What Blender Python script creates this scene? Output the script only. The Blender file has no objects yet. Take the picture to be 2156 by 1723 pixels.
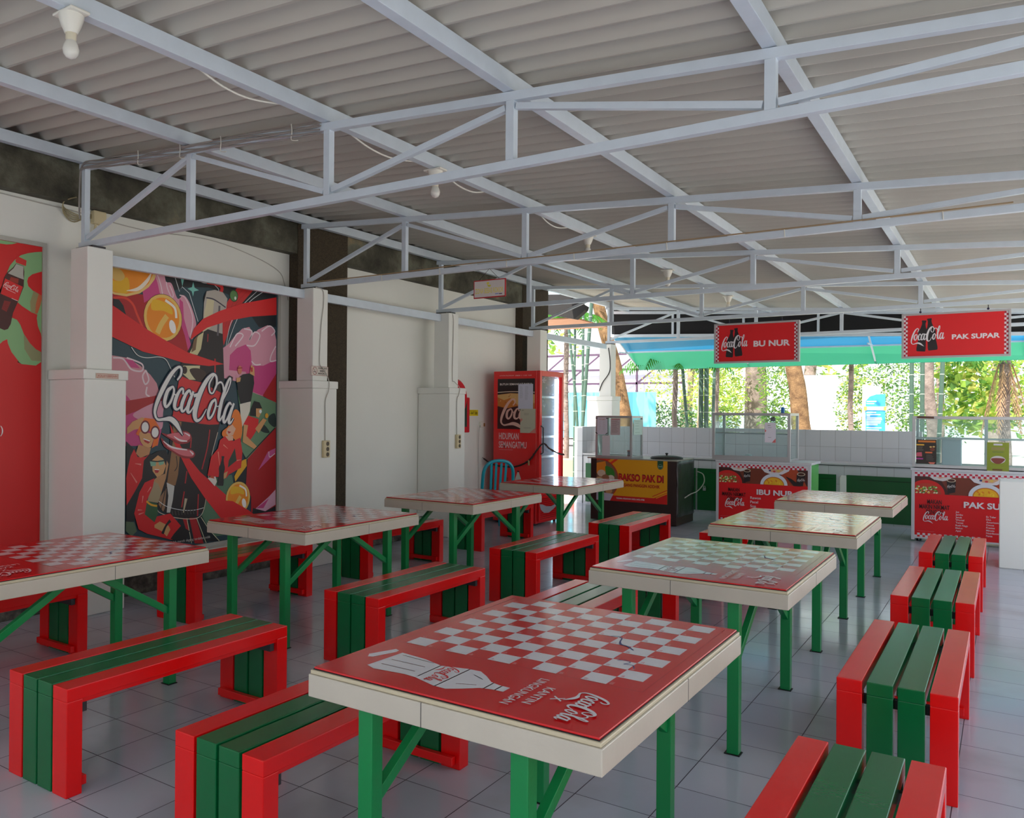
import bpy, bmesh, math, random
from mathutils import Vector, Matrix, noise
random.seed(7)
PI = math.pi
scene = bpy.context.scene
COL = scene.collection

def srgb(r, g, b):
    f = lambda c: (c/255/12.92) if c/255 <= .04045 else ((c/255+.055)/1.055)**2.4
    return (f(r), f(g), f(b), 1.0)

# ------------------------------------------------------------- camera
cam_d = bpy.data.cameras.new('camera')
cam = bpy.data.objects.new('camera', cam_d)
COL.objects.link(cam)
scene.camera = cam
yaw, pitch, roll = math.radians(35.73462), math.radians(0.15829), math.radians(0.46498)
fwd = Vector((-math.sin(yaw)*math.cos(pitch), math.cos(yaw)*math.cos(pitch), math.sin(pitch)))
rt = Vector((math.cos(yaw), math.sin(yaw), 0)); up = rt.cross(fwd)
rt2 = rt*math.cos(roll)+up*math.sin(roll); up2 = -rt*math.sin(roll)+up*math.cos(roll)
M = Matrix((rt2, up2, -fwd)).transposed().to_4x4()
M.translation = Vector((5.37829, -3.46116, 1.50000))
cam.matrix_world = M
cam_d.sensor_fit = 'HORIZONTAL'; cam_d.sensor_width = 36.0
cam_d.lens = 36.0*1747.49025/2156
cam_d.shift_x = 0.09923
cam_d.clip_start = .05; cam_d.clip_end = 400

# ------------------------------------------------------------- sky, sun, exposure
world = bpy.data.worlds.new('sky'); scene.world = world; world.use_nodes = True
nt = world.node_tree; nt.nodes.clear()
wo = nt.nodes.new('ShaderNodeOutputWorld'); bg = nt.nodes.new('ShaderNodeBackground')
sk = nt.nodes.new('ShaderNodeTexSky'); sk.sky_type = 'NISHITA'; sk.sun_disc = False
sk.sun_elevation = math.radians(52); sk.sun_rotation = math.radians(190); sk.air_density = 1.2; sk.dust_density = 2.5
mx = nt.nodes.new('ShaderNodeMixRGB'); mx.inputs[2].default_value = (5.6, 5.9, 6.1, 1)   # bright haze low over the horizon
wt = nt.nodes.new('ShaderNodeTexCoord'); wz = nt.nodes.new('ShaderNodeSeparateXYZ'); wr = nt.nodes.new('ShaderNodeMapRange')
wr.inputs[1].default_value = .05; wr.inputs[2].default_value = .55; wr.inputs[3].default_value = 1.0; wr.inputs[4].default_value = .25
nt.links.new(wt.outputs['Generated'], wz.inputs[0]); nt.links.new(wz.outputs[2], wr.inputs[0]); nt.links.new(wr.outputs[0], mx.inputs[0])
nt.links.new(sk.outputs[0], mx.inputs[1]); nt.links.new(mx.outputs[0], bg.inputs[0])
bg.inputs[1].default_value = .95
nt.links.new(bg.outputs[0], wo.inputs[0])
sun_d = bpy.data.lights.new('sun', 'SUN'); sun = bpy.data.objects.new('sun', sun_d); COL.objects.link(sun)
sun_d.energy = 34; sun_d.angle = math.radians(.6); sun_d.color = (1, .96, .88)
sun.rotation_euler = Vector((.10, .52, -.85)).to_track_quat('-Z', 'Y').to_euler()
vs = scene.view_settings
vs.view_transform = 'Standard'; vs.look = 'None'; vs.gamma = 1.0; vs.use_curve_mapping = False
vs.exposure = -1.65
scene.cycles.max_bounces = 10; scene.cycles.diffuse_bounces = 5; scene.cycles.glossy_bounces = 5
scene.cycles.transmission_bounces = 8; scene.cycles.transparent_max_bounces = 24
scene.cycles.caustics_reflective = False; scene.cycles.caustics_refractive = False
scene.cycles.sample_clamp_indirect = 6.0

# ------------------------------------------------------------- materials
def new_mat(name):
    m = bpy.data.materials.new(name); m.use_nodes = True
    return m, m.node_tree, m.node_tree.nodes['Principled BSDF']
_mc = {}
def paint(name, color, rough=.5, spec=.5, metal=0., coat=0., bump=0., bscale=60., var=0., vscale=4., emit=0.):
    """painted / printed surface: flat colour, slight procedural variation of tone and bump"""
    key = (name, color, rough, spec, metal, coat, bump, bscale, var, vscale, emit)
    if key in _mc: return _mc[key]
    m, t, b = new_mat(name)
    c = srgb(*color)
    b.inputs['Base Color'].default_value = c
    b.inputs['Roughness'].default_value = rough
    b.inputs['Specular IOR Level'].default_value = spec
    b.inputs['Metallic'].default_value = metal
    b.inputs['Coat Weight'].default_value = coat
    b.inputs['Coat Roughness'].default_value = .12
    if emit:
        b.inputs['Emission Color'].default_value = c; b.inputs['Emission Strength'].default_value = emit
    if var or bump:
        tc = t.nodes.new('ShaderNodeTexCoord')
        n = t.nodes.new('ShaderNodeTexNoise'); n.inputs['Scale'].default_value = vscale; n.inputs['Detail'].default_value = 6
        t.links.new(tc.outputs['Object'], n.inputs['Vector'])
        if var:
            mixn = t.nodes.new('ShaderNodeMixRGB'); mixn.blend_type = 'MIX'
            mixn.inputs[1].default_value = tuple(x*(1-var) for x in c[:3])+(1,)
            mixn.inputs[2].default_value = tuple(min(1, x*(1+var*.6)) for x in c[:3])+(1,)
            t.links.new(n.outputs['Fac'], mixn.inputs[0]); t.links.new(mixn.outputs[0], b.inputs['Base Color'])
        if bump:
            n2 = t.nodes.new('ShaderNodeTexNoise'); n2.inputs['Scale'].default_value = bscale; n2.inputs['Detail'].default_value = 4
            t.links.new(tc.outputs['Object'], n2.inputs['Vector'])
            bp = t.nodes.new('ShaderNodeBump'); bp.inputs['Strength'].default_value = bump; bp.inputs['Distance'].default_value = .01
            t.links.new(n2.outputs['Fac'], bp.inputs['Height']); t.links.new(bp.outputs[0], b.inputs['Normal'])
    _mc[key] = m
    return m

def tile_mat(name, axes, org, size, c1, c2, grout, mortar, rough, rvar=.08, stain=.0, bump=.35):
    """square / rectangular tiles: axes = the two world axes the tiles run along"""
    m, t, b = new_mat(name)
    tc = t.nodes.new('ShaderNodeTexCoord'); sp = t.nodes.new('ShaderNodeSeparateXYZ'); cb = t.nodes.new('ShaderNodeCombineXYZ')
    t.links.new(tc.outputs['Object'], sp.inputs[0])
    for i in (0, 1):
        a = t.nodes.new('ShaderNodeMath'); a.operation = 'SUBTRACT'; a.inputs[1].default_value = org[i]-size[i]*200
        t.links.new(sp.outputs[axes[i]], a.inputs[0]); t.links.new(a.outputs[0], cb.inputs[i])
    br = t.nodes.new('ShaderNodeTexBrick'); br.offset = 0; br.squash = 1
    br.inputs['Scale'].default_value = 1; br.inputs['Brick Width'].default_value = size[0]; br.inputs['Row Height'].default_value = size[1]
    br.inputs['Mortar Size'].default_value = mortar; br.inputs['Mortar Smooth'].default_value = .2
    br.inputs['Color1'].default_value = srgb(*c1); br.inputs['Color2'].default_value = srgb(*c2); br.inputs['Mortar'].default_value = srgb(*grout)
    t.links.new(cb.outputs[0], br.inputs['Vector'])
    ns = t.nodes.new('ShaderNodeTexNoise'); ns.inputs['Scale'].default_value = 1.7; ns.inputs['Detail'].default_value = 7
    t.links.new(tc.outputs['Object'], ns.inputs['Vector'])
    src = br.outputs['Color']
    if stain:
        rp = t.nodes.new('ShaderNodeValToRGB'); rp.color_ramp.elements[0].position = .52; rp.color_ramp.elements[1].position = .75
        rp.color_ramp.elements[0].color = (0, 0, 0, 1); rp.color_ramp.elements[1].color = (stain, stain, stain, 1)
        t.links.new(ns.outputs['Fac'], rp.inputs[0])
        mm = t.nodes.new('ShaderNodeMixRGB'); mm.inputs[2].default_value = srgb(112, 102, 84)
        t.links.new(rp.outputs[0], mm.inputs[0]); t.links.new(src, mm.inputs[1]); src = mm.outputs[0]
    t.links.new(src, b.inputs['Base Color'])
    mr = t.nodes.new('ShaderNodeMapRange'); mr.inputs[3].default_value = rough-rvar*.5; mr.inputs[4].default_value = rough+rvar
    t.links.new(ns.outputs['Fac'], mr.inputs[0])
    ad = t.nodes.new('ShaderNodeMath'); ad.operation = 'MULTIPLY_ADD'; ad.inputs[1].default_value = .5
    t.links.new(br.outputs['Fac'], ad.inputs[0]); t.links.new(mr.outputs[0], ad.inputs[2]); t.links.new(ad.outputs[0], b.inputs['Roughness'])
    n3 = t.nodes.new('ShaderNodeTexNoise'); n3.inputs['Scale'].default_value = 5; t.links.new(tc.outputs['Object'], n3.inputs['Vector'])
    inv = t.nodes.new('ShaderNodeMath'); inv.operation = 'MULTIPLY_ADD'; inv.inputs[1].default_value = -1.0
    sc = t.nodes.new('ShaderNodeMath'); sc.operation = 'MULTIPLY'; sc.inputs[1].default_value = .6
    t.links.new(n3.outputs['Fac'], sc.inputs[0]); t.links.new(br.outputs['Fac'], inv.inputs[0]); t.links.new(sc.outputs[0], inv.inputs[2])
    bp = t.nodes.new('ShaderNodeBump'); bp.inputs['Strength'].default_value = bump; bp.inputs['Distance'].default_value = .002
    t.links.new(inv.outputs[0], bp.inputs['Height']); t.links.new(bp.outputs[0], b.inputs['Normal'])
    return m

def blotch_mat(name, cols, scale, rough=.9, bump=.5, bscale=40):
    """rough concrete or stone: noise through a colour ramp"""
    m, t, b = new_mat(name)
    tc = t.nodes.new('ShaderNodeTexCoord'); n = t.nodes.new('ShaderNodeTexNoise')
    n.inputs['Scale'].default_value = scale; n.inputs['Detail'].default_value = 10; n.inputs['Roughness'].default_value = .65
    t.links.new(tc.outputs['Object'], n.inputs['Vector'])
    r = t.nodes.new('ShaderNodeValToRGB'); e = r.color_ramp.elements
    while len(e) < len(cols): e.new(.5)
    for i, (p, c) in enumerate(cols): e[i].position = p; e[i].color = srgb(*c)
    t.links.new(n.outputs['Fac'], r.inputs[0]); t.links.new(r.outputs[0], b.inputs['Base Color'])
    b.inputs['Roughness'].default_value = rough
    n2 = t.nodes.new('ShaderNodeTexNoise'); n2.inputs['Scale'].default_value = bscale; n2.inputs['Detail'].default_value = 8
    t.links.new(tc.outputs['Object'], n2.inputs['Vector'])
    bp = t.nodes.new('ShaderNodeBump'); bp.inputs['Strength'].default_value = bump; bp.inputs['Distance'].default_value = .02
    t.links.new(n2.outputs['Fac'], bp.inputs['Height']); t.links.new(bp.outputs[0], b.inputs['Normal'])
    return m

def leaf_mat(name, col, trans=.45):
    m, t, b = new_mat(name)
    out = t.nodes['Material Output']
    oi = t.nodes.new('ShaderNodeTexCoord'); n = t.nodes.new('ShaderNodeTexNoise'); n.inputs['Scale'].default_value = 1.1
    t.links.new(oi.outputs['Object'], n.inputs['Vector'])
    mixc = t.nodes.new('ShaderNodeMixRGB'); c = srgb(*col)
    mixc.inputs[1].default_value = tuple(x*.45 for x in c[:3])+(1,); mixc.inputs[2].default_value = tuple(min(1, x*1.5) for x in c[:3])+(1,)
    t.links.new(n.outputs['Fac'], mixc.inputs[0]); t.links.new(mixc.outputs[0], b.inputs['Base Color'])
    b.inputs['Roughness'].default_value = .55
    tr = t.nodes.new('ShaderNodeBsdfTranslucent'); t.links.new(mixc.outputs[0], tr.inputs[0])
    ms = t.nodes.new('ShaderNodeMixShader'); ms.inputs[0].default_value = trans
    t.links.new(b.outputs[0], ms.inputs[1]); t.links.new(tr.outputs[0], ms.inputs[2]); t.links.new(ms.outputs[0], out.inputs[0])
    return m

def sheet_mat(name, col, trans, clear=.0):
    """translucent plastic sheet"""
    m, t, b = new_mat(name); out = t.nodes['Material Output']
    b.inputs['Base Color'].default_value = srgb(*col); b.inputs['Roughness'].default_value = .3
    tr = t.nodes.new('ShaderNodeBsdfTranslucent'); tr.inputs[0].default_value = srgb(*col)
    ms = t.nodes.new('ShaderNodeMixShader'); ms.inputs[0].default_value = trans
    t.links.new(b.outputs[0], ms.inputs[1]); t.links.new(tr.outputs[0], ms.inputs[2])
    t.links.new(ms.outputs[0], out.inputs[0])
    return m

def glass_mat(name, tint=(235, 245, 245), haze=.06):
    m, t, b = new_mat(name); out = t.nodes['Material Output']
    tp = t.nodes.new('ShaderNodeBsdfTransparent'); tp.inputs[0].default_value = srgb(*tint)
    gl = t.nodes.new('ShaderNodeBsdfGlossy'); gl.inputs['Roughness'].default_value = .02
    fr = t.nodes.new('ShaderNodeFresnel'); fr.inputs[0].default_value = 1.45
    ms = t.nodes.new('ShaderNodeMixShader')
    ge = t.nodes.new('ShaderNodeNewGeometry'); fm = t.nodes.new('ShaderNodeMath'); fm.operation = 'SUBTRACT'; fm.use_clamp = True
    t.links.new(fr.outputs[0], fm.inputs[0]); t.links.new(ge.outputs['Backfacing'], fm.inputs[1]); t.links.new(fm.outputs[0], ms.inputs[0]); t.links.new(tp.outputs[0], ms.inputs[1]); t.links.new(gl.outputs[0], ms.inputs[2])
    df = t.nodes.new('ShaderNodeBsdfDiffuse'); df.inputs[0].default_value = (.8, .85, .85, 1)
    m2 = t.nodes.new('ShaderNodeMixShader'); m2.inputs[0].default_value = haze
    t.links.new(ms.outputs[0], m2.inputs[1]); t.links.new(df.outputs[0], m2.inputs[2]); t.links.new(m2.outputs[0], out.inputs[0])
    return m

RED = paint('red gloss paint', (236, 8, 10), .24, .45, coat=.08, bump=.03, bscale=30, var=.10, vscale=5)
GREEN = paint('green gloss paint', (0, 104, 54), .24, .45, coat=.08, bump=.03, bscale=30, var=.12, vscale=5)
LEGGREEN = paint('green enamel', (0, 132, 68), .3, .5, bump=.05, var=.08)
STEEL = paint('pale grey painted steel', (208, 219, 230), .32, .5, bump=.1, bscale=25, var=.12, vscale=9)
WHITEWALL = paint('white wall paint', (232, 232, 225), .75, .3, bump=.12, bscale=22, var=.05, vscale=1.6)
PILLARW = paint('white pillar paint', (236, 236, 230), .7, .3, bump=.12, bscale=22, var=.05, vscale=2)
CREAM = paint('cream ceramic tile', (192, 184, 170), .28, .5, bump=.05, var=.10, vscale=8)
CREAMT = paint('cream tile edging', (196, 184, 156), .35, .5, var=.06)
DARKC = blotch_mat('mouldy dark concrete', [(.30, (38, 36, 30)), (.48, (74, 72, 60)), (.62, (104, 104, 90)), (.78, (150, 132, 100))], 2.2)
DARKC2 = blotch_mat('dark pebble render', [(.35, (46, 38, 28)), (.65, (84, 72, 54))], 90, bump=.8, bscale=120)
STONE = blotch_mat('rough plinth stone', [(.34, (48, 46, 42)), (.5, (88, 84, 78)), (.72, (140, 134, 120))], 9, bump=1., bscale=22)
ROOFM = paint('fibre cement roof sheet', (186, 183, 174), .85, .2, bump=.1, bscale=40, var=.07, vscale=1.2)
FLOORM = tile_mat('white glazed floor tile', (0, 1), (1.88697, -1.02450), (0.30229, 0.30229), (186, 190, 202), (178, 183, 196), (58, 54, 66), .0022, .11, .12, stain=.28)
WTILE = tile_mat('white wall tile', (0, 2), (3.14, 1.03), (.2, .25), (208, 210, 214), (200, 203, 208), (130, 130, 128), .002, .18, .05)
WTILEY = tile_mat('white wall tile side', (1, 2), (10.0, 1.03), (.2, .25), (208, 210, 214), (200, 203, 208), (130, 130, 128), .002, .18, .05)
BLACK = paint('black', (16, 15, 17), .5)
DGREY = paint('dark grey plastic', (52, 52, 55), .5)
ALU = paint('aluminium frame', (188, 188, 190), .35, .5, metal=.6)
GLASS = glass_mat('clear glass')
GLASS2 = glass_mat('dusty glass', (228, 240, 238), .16)
PAPER = paint('white paper', (226, 228, 236), .8)
WIREM = paint('grey cable', (176, 172, 164), .6)
WIREB = paint('black cable', (28, 26, 26), .6)
BEIGEP = paint('beige plastic', (208, 194, 156), .5)
PLASTW = paint('white plastic', (228, 226, 216), .4)
TEAL = paint('teal plastic', (0, 150, 170), .3, var=.05)

# ------------------------------------------------------------- mesh builder
class MB:
    def __init__(s): s.v = []; s.f = []; s.m = []; s.mats = []
    def mi(s, mat):
        if mat not in s.mats: s.mats.append(mat)
        return s.mats.index(mat)
    def add(s, vs_, fs, mat):
        o = len(s.v); k = s.mi(mat); s.v += [tuple(v) for v in vs_]
        for f in fs: s.f.append(tuple(i+o for i in f)); s.m.append(k)
    def box(s, x0, y0, z0, x1, y1, z1, mat):
        v = [(x, y, z) for z in (z0, z1) for y in (y0, y1) for x in (x0, x1)]
        s.add(v, [(0, 2, 3, 1), (4, 5, 7, 6), (0, 1, 5, 4), (2, 6, 7, 3), (0, 4, 6, 2), (1, 3, 7, 5)], mat); return s
    def bar(s, p, q, w, h, mat, upv=(0, 0, 1)):
        p = Vector(p); q = Vector(q); d = (q-p).normalized(); u = Vector(upv)
        sd = d.cross(u)
        if sd.length < 1e-4: sd = d.cross(Vector((1, 0, 0)))
        sd.normalize(); u = sd.cross(d).normalized()
        v = [e+sd*a*w/2+u*b*h/2 for e in (p, q) for (a, b) in ((-1, -1), (1, -1), (1, 1), (-1, 1))]
        s.add(v, [(0, 1, 2, 3), (7, 6, 5, 4), (0, 4, 5, 1), (1, 5, 6, 2), (2, 6, 7, 3), (3, 7, 4, 0)], mat); return s
    def tube(s, pts, r, mat, n=8, cap=True):
        pts = [Vector(p) for p in pts]; rs = r if isinstance(r, (list, tuple)) else [r]*len(pts)
        vv = []; prev = None
        for i, p in enumerate(pts):
            d = (pts[min(i+1, len(pts)-1)]-pts[max(i-1, 0)]).normalized()
            a = prev if prev is not None else (Vector((0, 0, 1)) if abs(d.z) < .9 else Vector((1, 0, 0)))
            sd = d.cross(a)
            if sd.length < 1e-5: sd = d.orthogonal()
            sd.normalize(); u = sd.cross(d).normalized(); prev = u
            for k in range(n):
                t = 2*PI*k/n; vv.append(p+sd*math.cos(t)*rs[i]+u*math.sin(t)*rs[i])
        fs = [(i*n+k, i*n+(k+1) % n, (i+1)*n+(k+1) % n, (i+1)*n+k) for i in range(len(pts)-1) for k in range(n)]
        if cap: fs += [tuple(range(n))[::-1], tuple((len(pts)-1)*n+k for k in range(n))]
        s.add(vv, fs, mat); return s
    def lathe(s, o, prof, mat, n=20, axis='z'):
        vv = []
        for r, h in prof:
            for k in range(n):
                t = 2*PI*k/n; a, b = r*math.cos(t), r*math.sin(t)
                vv.append((o[0]+a, o[1]+b, o[2]+h) if axis == 'z' else ((o[0]+a, o[1]+h, o[2]+b) if axis == 'y' else (o[0]+h, o[1]+a, o[2]+b)))
        fs = [(i*n+k, i*n+(k+1) % n, (i+1)*n+(k+1) % n, (i+1)*n+k) for i in range(len(prof)-1) for k in range(n)]
        fs += [tuple(range(n))[::-1], tuple((len(prof)-1)*n+k for k in range(n))]
        s.add(vv, fs, mat); return s
    def prism(s, pts, off, mat):
        n = len(pts); off = Vector(off); v = [Vector(p) for p in pts]; v = v+[p+off for p in v]
        s.add(v, [tuple(range(n))[::-1], tuple(range(n, 2*n))]+[(i, (i+1) % n, n+(i+1) % n, n+i) for i in range(n)], mat); return s
    def build(s, name, parent=None, smooth=False, bevel=0., seg=2):
        me = bpy.data.meshes.new(name); me.from_pydata(s.v, [], s.f)
        for m in s.mats: me.materials.append(m)
        me.polygons.foreach_set('material_index', s.m)
        if smooth: me.polygons.foreach_set('use_smooth', [True]*len(me.polygons))
        bm = bmesh.new(); bm.from_mesh(me)
        if smooth != 'art': bmesh.ops.recalc_face_normals(bm, faces=bm.faces)
        bm.to_mesh(me); bm.free()
        if smooth is True: me.set_sharp_from_angle(angle=math.radians(38))
        o = bpy.data.objects.new(name, me); COL.objects.link(o)
        if parent: o.parent = parent
        if bevel:
            b = o.modifiers.new('bevel', 'BEVEL'); b.width = bevel; b.segments = seg; b.limit_method = 'ANGLE'
        return o

def tag(o, label, cat, group=None, kind=None):
    if label: o['label'] = label
    if cat: o['category'] = cat
    if group: o['group'] = group
    if kind: o['kind'] = kind
    return o
def structure(o, label=None):
    o['kind'] = 'structure'
    if label: o['label'] = label
    return o
def thing(name, loc, label, cat, group=None, rz=0):
    o = bpy.data.objects.new(name, None); o.empty_display_size = .1; COL.objects.link(o)
    o.location = loc; o.rotation_euler = (0, 0, rz)
    return tag(o, label, cat, group)
def kids(o): return [c for c in bpy.data.objects if c.parent == o]
def copy_tree(o, loc=None, label=None, rz=None, group=None):
    ch = kids(o); r = o.copy(); COL.objects.link(r)
    if loc is not None: r.location = loc
    if rz is not None: r.rotation_euler = (0, 0, rz)
    if label: r['label'] = label
    if group: r['group'] = group
    for c_ in ch:
        gs = kids(c_); c2 = c_.copy(); COL.objects.link(c2); c2.parent = r
        for g in gs:
            g2 = g.copy(); COL.objects.link(g2); g2.parent = c2
    return r

# ------------------------------------------------------------- flat prints (posters, mats, signs)
def catmull(pts, closed, k=6):
    n = len(pts); out = []
    rng = range(n) if closed else range(n-1)
    for i in rng:
        g = lambda j: pts[j % n] if closed else pts[max(0, min(n-1, j))]
        p0, p1, p2, p3 = g(i-1), g(i), g(i+1), g(i+2)
        for s_ in range(k):
            t = s_/k
            out.append(tuple(.5*((2*b)+(-a+c)*t+(2*a-5*b+4*c-d)*t*t+(-a+3*b-3*c+d)*t**3) for a, b, c, d in zip(p0, p1, p2, p3)))
    if not closed: out.append(tuple(pts[-1]))
    return out
_tx = {}
def text_tris(s_, bold=0.):
    k = (s_, bold)
    if k in _tx: return _tx[k]
    cu = bpy.data.curves.new('t', 'FONT'); cu.body = s_; cu.offset = bold; cu.resolution_u = 3
    ob = bpy.data.objects.new('t', cu); COL.objects.link(ob)
    dg = bpy.context.evaluated_depsgraph_get(); me = bpy.data.meshes.new_from_object(ob.evaluated_get(dg))
    vs_ = [(v.co.x, v.co.y) for v in me.vertices]; fs = [tuple(p.vertices) for p in me.polygons]
    bpy.data.objects.remove(ob); bpy.data.curves.remove(cu); bpy.data.meshes.remove(me)
    _tx[k] = (vs_, fs); return _tx[k]

class Art(MB):
    """flat print on the plane origin + u*U + v*V, each colour layer a hair above the last"""
    def __init__(s, o, U, V, step=.00012, rough=.45):
        super().__init__(); s.o = Vector(o); s.U = Vector(U).normalized(); s.V = Vector(V).normalized()
        s.N = s.U.cross(s.V); s.step = step; s.L = 1; s.rough = rough
    def mat(s, c):
        return c if not isinstance(c, tuple) else paint('print ink %d %d %d' % c, c, s.rough)
    def P(s, u, v, L=None): return s.o+s.U*u+s.V*v+s.N*(s.step*(s.L if L is None else L))
    def poly(s, pts, c, smooth=False):
        if smooth: pts = catmull(pts, True)
        s.add([s.P(*p[:2]) for p in pts], [tuple(range(len(pts)))], s.mat(c)); s.L += 1; return s
    def rect(s, u0, v0, u1, v1, c, bump=True):
        s.add([s.P(u0, v0), s.P(u1, v0), s.P(u1, v1), s.P(u0, v1)], [(0, 1, 2, 3)], s.mat(c))
        if bump: s.L += 1
        return s
    def ell(s, u, v, a, b, c, rot=0., n=28, bump=True):
        cr, sr = math.cos(rot), math.sin(rot)
        s.add([s.P(u+a*math.cos(t)*cr-b*math.sin(t)*sr, v+a*math.cos(t)*sr+b*math.sin(t)*cr) for t in [2*PI*k/n for k in range(n)]], [tuple(range(n))], s.mat(c))
        if bump: s.L += 1
        return s
    def rib(s, pts, w, c, smooth=True, bump=True, k=6, tilt=0.):
        """ribbon along pts; w = width or list of widths"""
        ws = w if isinstance(w, (list, tuple)) else [w]*len(pts)
        q = [(p[0], p[1], ww) for p, ww in zip(pts, ws)]
        if smooth: q = catmull(q, False, k)
        vv = []
        for i, (x, y, ww) in enumerate(q):
            a = q[max(0, i-1)]; b = q[min(len(q)-1, i+1)]; dx, dy = b[0]-a[0], b[1]-a[1]; l = math.hypot(dx, dy) or 1
            nx, ny = -dy/l*ww/2, dx/l*ww/2
            lv = s.L+tilt*i/len(q)
            vv += [s.P(x+nx, y+ny, lv), s.P(x-nx, y-ny, lv)]
        s.add(vv, [(2*i, 2*i+1, 2*i+3, 2*i+2) for i in range(len(q)-1)], s.mat(c))
        if bump: s.L += 1
        return s
    def text(s, t, u, v, h, c, bold=0., align='l', rot=0., wid=None, bump=True):
        vs_, fs = text_tris(t, bold)
        if not vs_: return s
        x0 = min(p[0] for p in vs_); x1 = max(p[0] for p in vs_); k = h/.70
        kx = k if wid is None else wid/(x1-x0)
        a0 = {'l': x0, 'c': (x0+x1)/2, 'r': x1}[align]; cr, sr = math.cos(rot), math.sin(rot)
        s.add([s.P(u+(x-a0)*kx*cr-y*k*sr, v+(x-a0)*kx*sr+y*k*cr) for x, y in vs_], fs, s.mat(c))
        if bump: s.L += 1
        return s
    def script(s, u, v, w, c, rot=0., fat=1., shear=0., hs=1., upto=99, outline=None, shr=None):
        """flowing script lettering drawn stroke by stroke, w = overall width"""
        k = w/3.22; cr, sr = math.cos(rot), math.sin(rot)
        def T(x, y):
            x2 = (x+shear*y)*k; y2 = y*k*hs+(shr(x) if shr else 0); return (u+x2*cr-y2*sr, v+x2*sr+y2*cr)
        strokes = [
            (1, [(.70, .70), (.80, .84), (.78, .98), (.66, 1.0), (.46, .82), (.26, .48), (.12, .12), (.09, -.12), (.17, -.25)], [.05, .07, .08, .08, .12, .14, .12, .09, .07]),
            (1, [(.12, -.20), (.25, -.28), (.48, -.24), (.72, -.20), (.95, -.27), (1.12, -.38), (1.30, -.50)], [.05, .07, .09, .15, .16, .10, .01]),
            (1, [(.56, .52), (.42, .40), (.38, .16), (.47, .04), (.60, .18), (.66, .42), (.58, .53), (.50, .44)], [.07, .11, .12, .08, .08, .07, .06, .04]),
            (1, [(.66, .40), (.74, .36), (.80, .42)], [.03, .04, .03]),
            (2, [(1.02, .42), (.98, .54), (.88, .50), (.78, .30), (.78, .10), (.90, .05), (1.04, .16)], [.07, .07, .08, .12, .11, .07, .04]),
            (3, [(1.32, .46), (1.24, .55), (1.12, .44), (1.04, .18), (1.10, .04), (1.22, .12), (1.33, .36), (1.36, .52)], [.05, .08, .10, .12, .08, .06, .05, .04]),
            (3, [(1.40, .56), (1.30, .24), (1.32, .07), (1.42, .08), (1.52, .24)], [.08, .12, .11, .06, .03]),
            (4, [(1.44, .46), (1.62, .52)], [.10, .10]),
            (5, [(2.20, .66), (2.28, .86), (2.22, 1.05), (2.04, 1.08), (1.82, .86), (1.64, .46), (1.60, .08), (1.72, -.08), (1.90, .0), (2.04, .24)], [.05, .07, .08, .09, .14, .18, .17, .11, .06, .03]),
            (5, [(2.10, 1.06), (1.98, .84), (2.06, .66), (2.20, .66), (2.28, .86), (2.42, .96), (2.54, .92), (2.64, .78), (2.72, .74)], [.05, .06, .06, .05, .06, .06, .06, .07, .02]),
            (6, [(2.34, .52), (2.21, .42), (2.14, .18), (2.21, .04), (2.33, .14), (2.40, .38), (2.33, .52), (2.26, .46)], [.06, .10, .11, .08, .07, .07, .06, .04]),
            (6, [(2.38, .42), (2.46, .37), (2.54, .40)], [.03, .03, .02]),
            (7, [(2.54, .36), (2.66, .56), (2.80, .84), (2.85, 1.06), (2.79, 1.12), (2.70, .92), (2.61, .50), (2.60, .16), (2.67, .06), (2.76, .20)], [.03, .04, .05, .05, .07, .10, .13, .12, .07, .03]),
            (8, [(3.06, .50), (2.96, .54), (2.85, .38), (2.81, .14), (2.88, .04), (2.98, .16), (3.08, .44)], [.05, .08, .10, .11, .08, .06, .05]),
            (8, [(3.15, .56), (3.06, .24), (3.08, .07), (3.16, .08), (3.24, .2)], [.08, .12, .11, .06, .03]),
        ]
        for g in ((1, outline), (0, None)) if outline else ((0, None),):
            for n, pts, ws in strokes:
                if n > upto: continue
                if g[0]: s.rib([T(*p) for p in pts], [(x*fat+.07)*k for x in ws], outline, bump=False, k=5, tilt=.5)
                else: s.rib([T(*p) for p in pts], [x*fat*k for x in ws], c, bump=False, k=5, tilt=.5)
                s.L += .6
            s.L += .4
        return s
    def bottle(s, u, v, h, c, rot=0., label=None, cap=None):
        """contour bottle outline standing on (u, v)"""
        prof = [(.0, .105), (.02, .125), (.10, .13), (.25, .118), (.38, .105), (.47, .115), (.56, .135), (.64, .125), (.74, .08), (.86, .052), (.94, .05), (.95, .062), (1., .06)]
        pts = [(w_, y) for y, w_ in prof]+[(-w_, y) for y, w_ in reversed(prof)]; cr, sr = math.cos(rot), math.sin(rot)
        T = lambda x, y: (u+(x*cr-y*sr)*h, v+(x*sr+y*cr)*h)
        s.poly([T(*p) for p in pts], c)
        if label: s.poly([T(-.125, .40), (T(.125, .40)), T(.14, .58), T(-.14, .58)], label)
        if cap: s.poly([T(-.065, .94), T(.065, .94), T(.06, 1.02), T(-.06, 1.02)], cap)
        return s

def wire(name, pts, r, mat, label=None, cat='cable', group=None, parent=None, n=6):
    o = MB().tube(catmull([tuple(p) for p in pts], False, 5), r, mat, n).build(name, parent, smooth=True)
    if label: tag(o, label, cat, group)
    return o

# ============================================================= THE HALL
GX, GY = 4.0, 2.5
floor = MB().box(-.6, -7.5, -.12, 8.2, 12.6, 0, FLOORM).build('floor'); structure(floor)
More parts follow.
